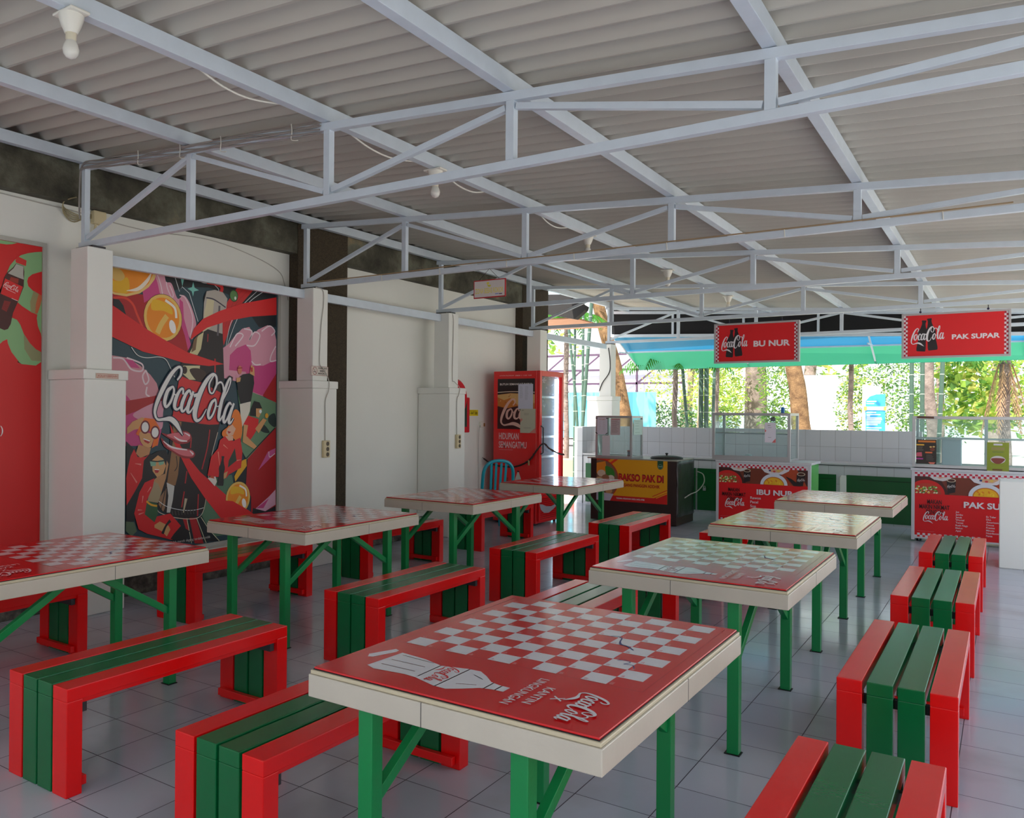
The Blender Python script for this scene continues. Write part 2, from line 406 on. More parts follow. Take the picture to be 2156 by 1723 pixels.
# left wall, its ledge and stone plinth
w = MB(); w.box(-.72, -7.5, 0, -.47, 8.05, 3.5, WHITEWALL); structure(w.build('wall_left'))
w = MB()
for a, b in ((-2.05, 0.0), (.36, 2.42), (2.77, 4.81), (5.17, 7.2)):
    w.box(-.47, a, .24, -.335, b, .27, WHITEWALL)
structure(w.build('trim_1'), 'white ledge along the foot of the left wall')
w = MB()
for a, b in ((-2.05, 0.0), (.36, 2.42), (2.77, 4.81)):
    w.box(-.47, a, 0, -.325, b, .24, STONE)
structure(w.build('trim_2', bevel=.01), 'rough grey stone plinth under the ledge of the left wall')
structure(MB().box(8.1, -7.5, 0, 8.25, 1.8, 3.4, WHITEWALL).build('added_wall_right'), 'unseen white wall added along the near right side to hold back skylight')  # out of view, added to keep skylight off the near side
structure(MB().box(-.72, -7.6, 0, 4.6, -7.4, 3.4, WHITEWALL).build('added_wall_rear'), 'unseen white wall added at the near end to darken the hall')  # out of view behind the camera, added to dim the near left
# mouldy concrete beam and the two dark columns set in the wall
w = MB(); w.box(-.47, -7.5, 3.06, -.36, 8.05, 3.36, DARKC); structure(w.build('trim_3'), 'mouldy concrete ring beam along the top of the left wall')
w = MB(); w.box(-.47, 2.57, 0, -.35, 3.33, 3.40, DARKC2); structure(w.build('trim_4'), 'dark rendered column in the left wall behind the second pillar')
w = MB(); w.box(-.47, 7.28, 0, -.35, 8.1, 3.42, DARKC2); structure(w.build('trim_5'), 'dark rendered column at the far end of the left wall')

# roof: corrugated sheets (ridges run across the hall), falling gently to the right
RS = -.070
def chord_z(x): return 3.335 + RS*(x+.23)
def roof_z(x): return chord_z(x)+.086
def roof_mesh(y0, y1, x0, x1, n_per=8, wl=.1577, amp=.031):
    vv, ff = [], []; ny = int((y1-y0)/wl*n_per); xs = [x0+(x1-x0)*i/8 for i in range(9)]
    for x in xs:
        for j in range(ny+1):
            y = y0+(y1-y0)*j/ny; vv.append((x, y, roof_z(x)+amp+amp*math.cos(2*PI*(y-.07)/wl)))
    for i in range(8):
        for j in range(ny): a = i*(ny+1)+j; ff.append((a, a+1, a+ny+2, a+ny+1))
    m = MB(); m.add(vv, ff, ROOFM); return m
rf = roof_mesh(-5.6, 11.15, -.60, 6.35).build('ceiling', smooth=True); structure(rf)
sl = rf.modifiers.new('thick', 'SOLIDIFY'); sl.thickness = .006; sl.offset = 1

# purlins running the length of the hall
purl = [(-.26, 'leftmost, just in front of the mouldy concrete beam'), (.95, 'second from the wall side'), (2.17, 'third from the wall, carrying the light bulbs'),
        (3.37, 'fourth from the wall'), (4.58, 'fifth from the wall, steepest in view at the top right'), (5.80, 'at the open right edge of the roof')]
for i, (x, d) in enumerate(purl):
    p = MB(); z = chord_z(x)+.002
    p.box(x-.028, -5.6, z, x+.028, 11.15, z+.082, STEEL)
    o = p.build('purlin', bevel=.002); tag(o, 'long grey steel roof purlin, %s' % d, 'roof beam', 'roof purlins')
# roof trusses
TY = [.155, 2.57, 4.96, 7.38, 10.215]
VX = [-.235, .965, 2.18, 3.38, 4.585, 5.79]
tdesc = ['nearest grey steel roof truss, cables tied along its top chord', 'second grey steel roof truss from the camera, with a wire along its lower chord',
         'third grey steel roof truss from the camera, above the farther left tables', 'fourth grey steel roof truss, carrying the two red name signs',
         'farthest grey steel roof truss, in front of the green awning']
for y, d in zip(TY, tdesc):
    t = thing('roof_truss', (0, y, 2.70), d, 'roof truss', 'roof trusses')
    zb = .022
    m = MB(); m.bar((-.29, 0, zb), (6.3, 0, zb), .045, .045, STEEL); m.build('bottom_chord', t, bevel=.002)
    m = MB(); m.bar((-.29, 0, chord_z(-.29)-2.70-.024), (6.3, 0, chord_z(6.3)-2.70-.024), .045, .045, STEEL); m.build('top_chord', t, bevel=.002)
    for x in VX:
        m = MB(); m.bar((x, 0, zb+.022), (x, 0, chord_z(x)-2.70-.046), .045, .045, STEEL, (0, 1, 0)); m.build('post', t, bevel=.002)
    for k in range(5):
        a, b = VX[k], VX[k+1]
        za, zb_ = zb+.05, chord_z(b if k % 2 == 0 else a)-2.70-.075
        m = MB()
        if k % 2 == 0: m.bar((a+.03, 0, za), (b-.03, 0, zb_), .032, .034, STEEL, (0, 1, 0))
        else: m.bar((a+.03, 0, zb_), (b-.03, 0, za), .032, .034, STEEL, (0, 1, 0))
        m.build('diagonal', t, bevel=.002)

# pillars: wide lower block, cap band, slimmer upper shaft
def pillar(y, label, xo=0., top=2.70):
    t = thing('pillar', (xo, y, 0), label, 'pillar', 'white pillars by the left wall')
    m = MB(); m.box(-.465, .012, 0, -.008, .362, 1.715, PILLARW); m.build('lower_block', t, bevel=.008)
    m = MB(); m.box(-.468, 0, 1.715, 0, .374, 1.787, PILLARW); m.build('cap', t, bevel=.006)
    m = MB(); m.box(-.265, .055, 1.787, -.05, .268, top-.015, PILLARW); m.build('upper_shaft', t, bevel=.008)
    m = MB(); m.box(-.27, .10, top-.015, -.06, .21, top, DGREY); m.build('bearing_plate', t)
    return t
pillar(0, 'white plastered pillar with a small red lettered plate on its cap, beside the big mural')
pillar(2.4147, 'white plastered pillar with the no smoking plate, in front of the dark column')
pillar(4.806, 'white plastered pillar with a socket strip, between bare wall and red menu board')
pillar(7.2, 'white plastered pillar partly hidden behind the red drinks fridge')
pillar(10.06, 'far white pillar standing in the gap left of the green awning', -.10, 2.70)
# rails between the pillar heads
rl = [('between the nearest pillar and the second one, over the mural', .26, 2.48), ('between the second and third pillars', 2.68, 4.87), ('between the third and fourth pillars', 5.07, 7.28), ('from the fourth pillar to the far one, over the garden gap', 7.47, 9.95)]
for d, a, b in rl:
    o = MB().box(-.215, a, 2.588, -.165, b, 2.672, STEEL).build('tie_rail', bevel=.003); tag(o, 'grey steel tie rail %s' % d, 'steel rail', 'tie rails between pillars')

# ------------------------------------------------------------- tables
MATRED = paint('printed red board', (204, 10, 18), .13, .5, coat=.15)
MATW = paint('printed white', (222, 218, 222), .18, .5, coat=.3)
MATN = paint('printed number red', (190, 52, 60), .2)
INK = paint('blue ink scribble', (30, 34, 110), .4)
TW, TL, TZ = .894, 1.20, .762
def game_mat():
    b = MB(); b.box(.012, .012, TZ-.006, TW-.012, TL-.012, TZ, MATRED)
    b2 = MB(); b2.box(.010, .010, TZ-.008, TW-.010, TL-.010, TZ-.0055, BLACK)
    a = Art((0, TL, TZ), (0, -1, 0), (1, 0, 0), .00018)
    a.L = 2; cw, ch = .0780, .0746; u0, v0 = .045, .076
    for i in range(10):
        for j in range(10):
            # number 1 sits at the high-u low-v corner and the count snakes across
            num = j*10+((9-i) if j % 2 == 0 else i)+1
            if num % 2: a.rect(u0+i*cw, v0+j*ch, u0+(i+1)*cw, v0+(j+1)*ch, MATW, bump=False)
    a.L = 3
    for i in range(10):
        for j in range(10):
            num = j*10+((9-i) if j % 2 == 0 else i)+1
            a.text(str(num), u0+(i+1)*cw-.006, v0+j*ch+.006, .011, MATN if num % 2 else paint('printed pale pink', (232, 150, 150), .2), align='r', bump=False)
    # thin board frame
    for p in ((u0-.006, v0-.03, u0+10*cw+.004, v0-.029), (u0-.006, v0+10*ch+.028, u0+10*cw+.004, v0+10*ch+.029)): a.rect(*p, paint('printed deep red', (150, 16, 30), .25), bump=False)
    a.rect(u0+10*cw+.003, v0-.03, u0+10*cw+.0045, v0+10*ch+.029, paint('printed deep red', (150, 16, 30), .25), bump=False)
    # bottle drawing
    a.L = 3
    a.poly([(.905, .095), (.995, .060), (1.018, .074), (1.012, .088), (.93, .115), (.912, .112)], MATW)
    a.poly([(.925, .135), (1.085, .125), (1.10, .16), (1.088, .26), (1.092, .30), (1.120, .38), (1.122, .42), (1.095, .455), (1.062, .49), (1.052, .52), (1.05, .555), (1.012, .555), (1.01, .52), (1.0, .49), (.965, .455), (.938, .42), (.94, .38), (.962, .30), (.938, .23)], MATW)
    a.L = 4
    for q in ([(.945, .15), (.955, .27)], [(1.0, .15), (1.0, .27)], [(1.05, .15), (1.05, .27)], [(.975, .42), (.995, .46)], [(1.07, .42), (1.045, .47)]): a.rib(q, .0035, MATRED, False, False)
    for q in ([(.945, .30), (1.08, .30)], [(.935, .385), (1.12, .385)], [(1.0, .50), (1.06, .50)], [(1.0, .53), (1.06, .53)]): a.rib(q, .004, MATRED, False, False)
    a.script(.951, .328, .145, MATRED, fat=.9)
    # caption and lettering
    a.script(.925, .745, .225, MATW, rot=.0, fat=1.1)
    a.text('X', 1.02, .683, .030, MATW, .012, 'c')
    a.text('KANTIN', .955, .635, .027, MATW, .006, wid=.145)
    a.text('LINGKUNGAN', .90, .590, .027, MATW, .006, wid=.235)
    a.L = 5
    a.rib([(.36, .57), (.345, .59), (.36, .61), (.40, .62), (.43, .635), (.44, .66), (.47, .69)], [.004, .004, .004, .005, .009, .007, .006], INK)
    a.rib([(.60, .69), (.585, .71), (.60, .73), (.625, .72), (.62, .745), (.65, .76)], .003, INK)
    return b, b2, a
def make_table(loc, label):
    t = thing('canteen_table', loc, label, 'table', 'tile edged tables with red game boards')
    m = MB(); m.box(0, 0, .677, TW, TL, TZ-.020, CREAM)
    m.box(.004, .004, TZ-.020, TW-.004, TL-.004, TZ-.008, CREAMT)
    m.build('tile_slab', t, bevel=.003)
    MB().box(.395, -.0006, .677, .397, .001, TZ-.02, DGREY).build('grout_line', t)
    MB().box(TW-.001, .62, .677, TW+.0006, .622, TZ-.02, DGREY).build('grout_line', t)
    b, b2, a = game_mat()
    bd = b.build('game_board', t, bevel=.0015); b2.build('board_edge', bd); a.build('board_print', bd)
    for x in (.15, .635):
        for y, sgn in ((.045, 1), (TL-.095, -1)):
            m = MB(); m.box(x, y, .004, x+.05, y+.05, .677, LEGGREEN); lg = m.build('leg', t, bevel=.003)
            m = MB(); m.box(x-.010, y-.004, 0, x+.056, y+.054, .004, BLACK); m.build('foot_plate', lg)
            ya = y+.05 if sgn > 0 else y
            m = MB(); m.bar((x+.025, ya-sgn*.01, .40), (x+.025, ya+sgn*.45, .672), .028, .035, LEGGREEN); m.build('brace', t, bevel=.002)
    return t
tl = [('nearest and largest, at the front of the picture', (3.748, -1.688)),
      ('second in the right row, behind the front table', (3.744, .290)),
      ('third in the right row, board washed with reflections', (3.744, 2.248)),
      ('farthest of the right row, top white with glare', (3.744, 4.206)),
      ('nearest left one, cut by the left edge', (1.0, -1.662)),
      ('second in the left row, in front of the mural', (1.025, .264)),
      ('third in the left row, before the bare white wall', (1.032, 2.206)),
      ('farthest in the left row, nearest the red fridge', (1.036, 4.19))]
t0 = None
for d, (x, y) in tl:
    lab = 'table with red game board, %s' % d
    if t0 is None: t0 = make_table((x, y, 0), lab)
    else: copy_tree(t0, (x, y, 0), lab)

# ------------------------------------------------------------- benches: four U-shaped boards, red green green red
def make_bench(loc, label, gap, w):
    t = thing('slat_bench', loc, label, 'bench', 'red and green slatted benches')
    BL, BH = 1.20, .4214
    for k in range(4):
        x = k*(w+gap); mt = RED if k in (0, 3) else GREEN
        m = MB(); m.box(x, 0, BH-.052, x+w, BL, BH, mt)
        m.box(x+.012, .05, BH-.072, x+w-.012, BL-.05, BH-.052, mt); m.build('seat_slat', t, bevel=.003)
        for s_ in (0, 1):
            y0, y1 = (0, .068) if s_ == 0 else (BL-.068, BL)
            m = MB(); m.box(x, y0, 0, x+w, y1, BH-.052, mt)
            o = m.build('leg_slat', t, bevel=.003)
    W = 4*w+3*gap
    for y in (.072, BL-.1):
        m = MB(); m.box(.02, y, .022, W-.02, y+.028, .058, RED); m.build('bottom_crosspiece', t, bevel=.002)
        m = MB(); m.box(.02, y, BH-.112, W-.02, y+.028, BH-.074, DGREY); m.build('top_crosspiece', t, bevel=.002)
    return t
bench_rows = [
 ('A', .395, .0965, .010, [(-1.68, 'under the nearest left table, beside the wall'), (.347, 'by the wall under the mural'), (2.27, 'by the wall, behind the third left table'), (4.21, 'by the wall nearest the red fridge')]),
 ('B', 2.041, .0965, .010, [(-1.640, 'large one in the bottom left corner'), (.302, 'in the aisle right of the second left table'), (2.267, 'in the aisle right of the third left table'), (4.188, 'in front of the dark cart with yellow banner')]),
 ('C', 3.110, .095, .013, [(-1.649, 'left of the front table, cut by the bottom edge'), (.335, 'seen just behind the front table, seat shining'), (2.262, 'half hidden under the second right table'), (4.20, 'only an end showing left of the third right table')]),
 ('D', 4.812, .0930, .016, [(-1.627, 'bottom right, cut by the bottom edge'), (.344, 'second from the front in the right line'), (2.277, 'third in the right line, white glare on one slat'), (4.238, 'farthest in the right line, before the menu cart')])]
for row, x, w_, g_, ys in bench_rows:
    b0 = None
    for y, d in ys:
        lab = 'red and green bench, %s' % d
        if b0 is None: b0 = make_bench((x, y, 0), lab, g_, w_)
        else: copy_tree(b0, (x, y, 0), lab)

# ============================================================= POSTERS ON THE LEFT WALL
PX = -.458
def framed_board(name, y0, z0, y1, z1, label, cat, face):
    t = thing(name, (0, 0, 0), label, cat)
    m = MB(); m.box(-.47, y0, z0, PX-.002, y1, z1, paint('print ink %d %d %d' % face, face, .5)); m.build('backing_panel', t)
    m = MB(); fr = paint('grey poster frame', (176, 174, 166), .5)
    m.box(-.47, y0-.03, z0-.03, -.445, y0, z1+.03, fr); m.box(-.47, y1, z0-.03, -.445, y1+.03, z1+.03, fr)
    m.box(-.47, y0, z1, -.445, y1, z1+.03, fr); m.box(-.47, y0, z0-.03, -.445, y1, z0, fr); m.build('poster_frame', t)
    return t
# --- poster beside the first pillar (red with green ribbons and a bottle)
p1 = framed_board('wall_poster', -1.95, .30, -.055, 2.70, 'red wall poster with pale green ribbons and a cola bottle, at the left picture edge', 'poster', (206, 24, 24))
a = Art((PX, 0, 0), (0, 1, 0), (0, 0, 1), .00006, .5)
GR = (132, 176, 122); OR = (196, 100, 60); R1 = (206, 24, 24)
a.poly([(-0.437, 2.698), (-0.375, 2.698), (-0.291, 2.698), (-0.249, 2.698), (-0.286, 2.683), (-0.328, 2.674), (-0.375, 2.673), (-0.437, 2.675)], GR)
a.poly([(-0.057, 2.665), (-0.106, 2.655), (-0.167, 2.637), (-0.221, 2.613), (-0.269, 2.569), (-0.3, 2.528), (-0.318, 2.484), (-0.341, 2.414), (-0.397, 2.254), (-0.395, 2.081), (-0.339, 2.143), (-0.281, 2.152), (-0.246, 2.141), (-0.221, 2.107), (-0.194, 2.046), (-0.144, 1.977), (-0.099, 1.937), (-0.057, 1.918), (-0.057, 1.845), (-0.098, 1.816), (-0.208, 1.821), (-0.262, 1.865), (-0.3, 1.924), (-0.316, 1.985), (-0.348, 1.972), (-0.409, 1.917), (-0.43, 1.946), (-0.432, 2.199), (-0.361, 2.258), (-0.245, 2.271), (-0.207, 2.244), (-0.14, 2.209), (-0.09, 2.193), (-0.094, 2.166), (-0.084, 2.103), (-0.061, 2.057), (-0.057, 2.027), (-0.057, 2.31), (-0.057, 2.327)], GR)
a.poly([(-0.057, 2.518), (-0.082, 2.508), (-0.132, 2.487), (-0.162, 2.459), (-0.171, 2.431), (-0.162, 2.396), (-0.125, 2.366), (-0.081, 2.348), (-0.057, 2.338)], R1)
a.poly([(-0.239, 2.259), (-0.196, 2.232), (-0.14, 2.206), (-0.093, 2.194), (-0.095, 2.166), (-0.09, 2.124), (-0.075, 2.083), (-0.057, 2.024), (-0.057, 1.918), (-0.099, 1.937), (-0.149, 1.982), (-0.194, 2.046), (-0.219, 2.107), (-0.243, 2.141), (-0.281, 2.153), (-0.265, 2.217)], R1)
a.poly([(-0.12, 2.367), (-0.057, 2.338), (-0.057, 2.31), (-0.069, 2.259), (-0.09, 2.195), (-0.14, 2.206), (-0.147, 2.282)], (150, 140, 96))
a.poly([(-0.081, 2.348), (-0.057, 2.337), (-0.057, 2.312), (-0.066, 2.267), (-0.088, 2.204), (-0.107, 2.202), (-0.102, 2.271)], OR)
a.poly([(-0.409, 1.917), (-0.348, 1.978), (-0.316, 1.995), (-0.311, 1.965), (-0.284, 1.905), (-0.23, 1.84), (-0.408, 1.795)], R1)
a.poly([(-0.194, 2.046), (-0.144, 1.977), (-0.099, 1.937), (-0.057, 1.918), (-0.057, 1.85), (-0.131, 1.851), (-0.187, 1.932)], (140, 140, 100))
# bottle
a.poly([(-0.257, 2.548), (-0.199, 2.538), (-0.193, 2.497), (-0.195, 2.434), (-0.197, 2.386), (-0.239, 2.274), (-0.276, 2.185), (-0.291, 2.106), (-0.312, 2.068), (-0.338, 2.058), (-0.38, 2.072), (-0.4, 2.091), (-0.407, 2.202), (-0.372, 2.313), (-0.342, 2.435), (-0.321, 2.474), (-0.279, 2.516)], (70, 24, 20))
a.poly([(-0.255, 2.545), (-0.2, 2.535), (-0.201, 2.475), (-0.196, 2.439), (-0.241, 2.449), (-0.316, 2.469), (-0.274, 2.511)], (176, 172, 162))
a.poly([(-0.245, 2.603), (-0.177, 2.581), (-0.182, 2.54), (-0.257, 2.555), (-0.261, 2.57)], (206, 40, 34))
a.poly([(-0.336, 2.429), (-0.204, 2.386), (-0.239, 2.276), (-0.367, 2.316)], (214, 28, 28))
a.poly([(-0.294, 2.446), (-0.235, 2.439), (-0.24, 2.402), (-0.305, 2.419)], (150, 40, 20)); a.poly([(-0.34, 2.271), (-0.292, 2.266), (-0.323, 2.19), (-0.36, 2.207)], (130, 24, 20))
a.script(*(-0.349, 2.379), .115, (232, 200, 200), rot=-.36)
a.rib([(-0.33, 2.355), (-0.259, 2.332)], .003, (232, 200, 200), False); a.rib([(-0.287, 2.292), (-0.242, 2.278)], .004, (232, 200, 200), False)
a.text('c)', *(-0.393, 1.317), .055, (232, 222, 222), .01)
a.build('poster_print', p1)

# --- the big mural poster
p2 = framed_board('mural_poster', .40, .30, 2.40, 2.70, 'large colourful comic style cola mural with bottle, bubbles and cheering people', 'poster', (38, 66, 78))
a = Art((PX, 0, 0), (0, 1, 0), (0, 0, 1), .00006, .5)
DK = (16, 24, 32); DR = (172, 20, 28); RR = (216, 28, 32); PK = (214, 150, 170); MG = (200, 66, 130); LP = (228, 190, 206); TE = (36, 66, 80); SK = (212, 158, 104); ORG = (232, 110, 30); GN = (104, 140, 108)
a.poly([(0.938, 2.698), (2.375, 2.698), (2.38, 2.319), (2.149, 2.298), (2.023, 2.421), (1.758, 2.565), (1.529, 2.597), (1.253, 2.57), (1.15, 2.523), (1.057, 2.609)], DK)
a.poly([(0.439, 2.443), (0.801, 2.451), (1.013, 2.461), (1.142, 2.393), (1.219, 2.263), (1.277, 2.145), (1.308, 2), (1.165, 2.014), (0.848, 2.148), (0.441, 2.275)], DR)
a.rib([(0.552, 2.393), (0.658, 2.405), (0.734, 2.363), (0.777, 2.281), (0.839, 2.169)], .02, (220, 60, 40))
a.poly([(0.827, 2.491), (0.966, 2.649), (1.077, 2.454), (1.013, 2.446), (0.924, 2.436), (0.845, 2.386)], MG)
a.poly([(0.948, 2.647), (1.038, 2.648), (1.066, 2.588), (1.122, 2.58), (1.188, 2.459), (1.254, 2.497), (1.332, 2.413), (1.393, 2.248), (1.345, 2.119), (1.257, 2.22), (1.19, 2.337), (1.123, 2.414), (1.022, 2.447), (0.976, 2.569)], PK, True)
a.poly([(1.207, 2.461), (1.245, 2.435), (1.256, 2.297), (1.296, 2.185), (1.336, 2.072), (1.308, 2.008), (1.268, 2.144), (1.209, 2.278)], MG)
for q in ([(0.975, 2.636), (1.012, 2.551), (1.031, 2.463)], [(1.066, 2.588), (1.085, 2.523), (1.161, 2.395), (1.219, 2.248)], [(1.207, 2.492), (1.274, 2.469), (1.353, 2.307), (1.326, 2.126)], [(1.103, 2.563), (1.141, 2.484), (1.105, 2.434)]):
    a.rib(q, .010, (232, 206, 216))
a.poly([(0.437, 2.666), (0.966, 2.668), (0.949, 2.595), (0.888, 2.52), (0.801, 2.458), (0.675, 2.418), (0.559, 2.421), (0.439, 2.464)], (232, 196, 120))
a.poly([(0.437, 2.652), (0.939, 2.653), (0.887, 2.55), (0.801, 2.48), (0.674, 2.439), (0.567, 2.437), (0.439, 2.478)], (232, 138, 16))
a.poly([(0.454, 2.536), (0.591, 2.533), (0.681, 2.573), (0.699, 2.475), (0.633, 2.438), (0.455, 2.473)], (228, 176, 20), True)
a.poly([(0.545, 2.633), (0.614, 2.629), (0.656, 2.577), (0.615, 2.536), (0.546, 2.548)], (214, 176, 96), True)
a.rib([(0.674, 2.465), (0.784, 2.493), (0.87, 2.57), (0.913, 2.642)], [.004, .03, .03, .01], (244, 232, 214))
c0 = (1.038, 2.279)
def bub(cu, cv, r, k=1):
    a.ell(cu, cv, r*1.02, r*1.04, (60, 30, 16)); a.ell(cu, cv, r, r*1.02, (232, 190, 96)); a.ell(cu, cv, r*.86, r*.88, (236, 140, 16))
    a.poly([(cu-r*.5, cv+r*.75), (cu+r*.3, cv+r*.6), (cu+r*.5, cv+r*.2), (cu, cv+r*.3), (cu-r*.6, cv+r*.3)], (232, 180, 30), True)
    a.rib([(cu-r*.3, cv-r*.7), (cu-r*.1, cv-r*.3), (cu+r*.2, cv+r*.1)], r*.25, (232, 190, 96))
    a.rib([(cu+r*.1, cv+r*.78), (cu+r*.6, cv+r*.5), (cu+r*.7, cv+r*.05)], r*.12, (250, 244, 232)); a.ell(cu+r*.5, cv-r*.35, r*.17, r*.3, (250, 244, 240), .3)
bub(c0[0], c0[1], .195)
a.rib([(1.149, 2.66), (1.206, 2.522), (1.234, 2.568), (1.312, 2.52), (1.412, 2.281)], .006, (220, 226, 230), False)
a.rib([(1.398, 2.655), (1.468, 2.633), (1.569, 2.638), (1.642, 2.599), (1.642, 2.567)], .006, (220, 226, 230))
a.rib([(1.508, 2.646), (1.61, 2.643), (1.683, 2.621), (1.673, 2.571)], .035, RR)
a.poly([(1.354, 2.626), (1.369, 2.577), (1.419, 2.56), (1.365, 2.544), (1.354, 2.497), (1.338, 2.541), (1.29, 2.559), (1.34, 2.577)], (120, 192, 182))
a.poly([(1.214, 2.652), (1.257, 2.653), (1.236, 2.572)], (120, 192, 182))
a.poly([(1.876, 2.649), (2.077, 2.647), (1.932, 2.503), (1.804, 2.301), (1.71, 2.09), (1.676, 2.289), (1.748, 2.491)], (196, 24, 28))
for q in ([(1.931, 2.627), (1.802, 2.464), (1.729, 2.262)], [(1.998, 2.627), (1.845, 2.469), (1.761, 2.265)]): a.rib(q, .006, DR)
for q in ([(2.134, 2.648), (1.933, 2.478), (1.793, 2.3), (1.737, 2.076)], [(2.215, 2.649), (2.021, 2.521), (1.868, 2.34), (1.747, 2.077)]): a.rib(q, .006, (214, 222, 226))
e = (1.828, 2.559); a.ell(e[0], e[1], .052, .056, (40, 66, 36)); a.ell(e[0], e[1], .044, .048, (84, 130, 72)); a.ell(e[0]+.018, e[1]-.02, .012, .016, (230, 236, 226))
a.poly([(1.7, 2.065), (1.763, 2.102), (1.848, 2.19), (1.935, 2.263), (2.024, 2.287), (2.081, 2.225), (2.138, 2.272), (2.266, 2.326), (2.35, 2.29), (2.382, 2.189), (2.385, 1.886), (2.333, 1.676), (2.216, 1.631), (2.054, 1.67), (1.875, 1.764), (1.714, 1.791)], PK)
a.poly([(1.981, 2.117), (2.044, 2.063), (2.062, 1.922), (2.212, 1.929), (2.384, 1.998), (2.386, 1.825), (2.204, 1.641), (2.054, 1.678), (1.984, 1.86), (1.777, 1.867), (1.786, 2.006), (1.871, 2.077)], MG)
for q in ([(1.785, 2.079), (1.87, 2.208), (1.947, 2.198), (1.849, 2.092)], [(1.957, 2.265), (2.058, 2.249), (2.026, 2.162), (2.093, 2.243), (2.162, 2.215), (2.094, 2.117), (1.992, 2.11)], [(2.185, 2.259), (2.29, 2.319), (2.362, 2.274), (2.315, 2.227)], [(2.376, 2.128), (2.317, 2.038), (2.306, 1.977), (2.384, 1.99)], [(2.056, 1.963), (2.108, 1.932), (2.177, 1.94)]): a.rib(q, .013, (236, 216, 224))
a.poly([(2.385, 1.86), (2.204, 1.639), (2.389, 1.565)], DR)
# left pink planet and bands
a.poly([(0.444, 1.926), (0.552, 1.929), (0.68, 1.918), (0.808, 1.863), (0.913, 1.787), (0.976, 1.719), (1.022, 1.586), (0.449, 1.52)], (206, 140, 152))
for q in ([(0.552, 1.911), (0.647, 1.906), (0.723, 1.827), (0.825, 1.817), (0.825, 1.875), (0.68, 1.918)], [(0.869, 1.826), (0.835, 1.773), (0.861, 1.708), (0.896, 1.746), (0.869, 1.819)], [(0.879, 1.686), (0.871, 1.627), (0.906, 1.606)]): a.rib(q, .014, (230, 208, 216))
a.poly([(0.655, 1.91), (0.739, 1.9), (0.808, 1.838), (0.723, 1.841)], MG); a.poly([(0.556, 1.62), (0.675, 1.616), (0.726, 1.566), (0.557, 1.521)], MG)
a.poly([(0.449, 1.527), (0.924, 1.606), (1.04, 1.631), (1.041, 1.526), (0.916, 1.532), (0.681, 1.45), (0.45, 1.415)], DR)
a.poly([(0.45, 1.429), (0.681, 1.45), (1.023, 1.563), (1.042, 1.451), (1.025, 1.308), (0.991, 1.19), (0.452, 1.205)], MG)
a.poly([(0.752, 1.465), (1.023, 1.571), (1.042, 1.451), (1.025, 1.331), (0.882, 1.377), (0.812, 1.407)], PK, True)
# right: green field, dark red ground
a.poly([(1.876, 1.686), (2.054, 1.674), (2.383, 1.577), (2.386, 1.326), (2.005, 1.03), (1.926, 1.141), (1.946, 1.356)], GN)
a.poly([(2.386, 1.335), (2.016, 1.038), (1.997, 0.773), (2.065, 0.676), (2.067, 0.516), (2.395, 0.528)], DR)
a.poly([(2.289, 1.439), (2.372, 1.465), (2.38, 1.335), (2.289, 1.379)], (32, 52, 50), True); a.poly([(2.149, 1.329), (2.219, 1.362), (2.302, 1.284), (2.22, 1.285)], (32, 52, 50), True)
a.rib([(2.374, 1.326), (1.994, 1.039), (1.926, 1.133)], .012, DK, False)
a.poly([(1.999, 1.039), (1.949, 1.025), (1.852, 0.881), (1.864, 0.831), (2.006, 0.972)], (228, 168, 20)); a.poly([(2.006, 0.972), (1.864, 0.831), (1.82, 0.867), (1.832, 0.792), (1.997, 0.781)], DK)
a.poly([(2.382, 1.127), (2.281, 1.096), (2.154, 0.923), (2.377, 1.075)], (200, 90, 150)); a.rib([(2.293, 1.095), (2.305, 1.043), (2.377, 1.075)], .008, (232, 214, 222))
a.poly([(2.387, 0.72), (2.298, 0.657), (2.124, 0.557), (2.252, 0.52), (2.389, 0.572)], (222, 170, 194)); a.poly([(2.298, 0.64), (2.228, 0.552), (2.135, 0.56)], MG)
a.poly([(2.09, 0.565), (2.252, 0.52), (2.389, 0.559), (2.391, 0.399), (2.068, 0.432)], DK)
# bottom
a.poly([(1.469, 0.731), (1.609, 0.879), (1.82, 0.899), (1.854, 0.783), (1.779, 0.706), (2.067, 0.525), (2.115, 0.343), (1.615, 0.351), (1.471, 0.549)], (86, 120, 94))
a.poly([(1.228, 0.573), (1.461, 0.558), (1.553, 0.422), (1.668, 0.302), (1.127, 0.348), (1.182, 0.494)], DK)
a.poly([(1.333, 0.547), (1.407, 0.54), (1.494, 0.302), (1.394, 0.315)], DR); a.poly([(1.256, 0.555), (1.304, 0.55), (1.335, 0.431), (1.296, 0.451)], DR)
for q in ([(1.304, 0.55), (1.36, 0.319)], [(1.412, 0.539), (1.524, 0.302)], [(1.461, 0.542), (1.553, 0.422), (1.678, 0.302)]): a.rib(q, .006, (214, 210, 176), False)
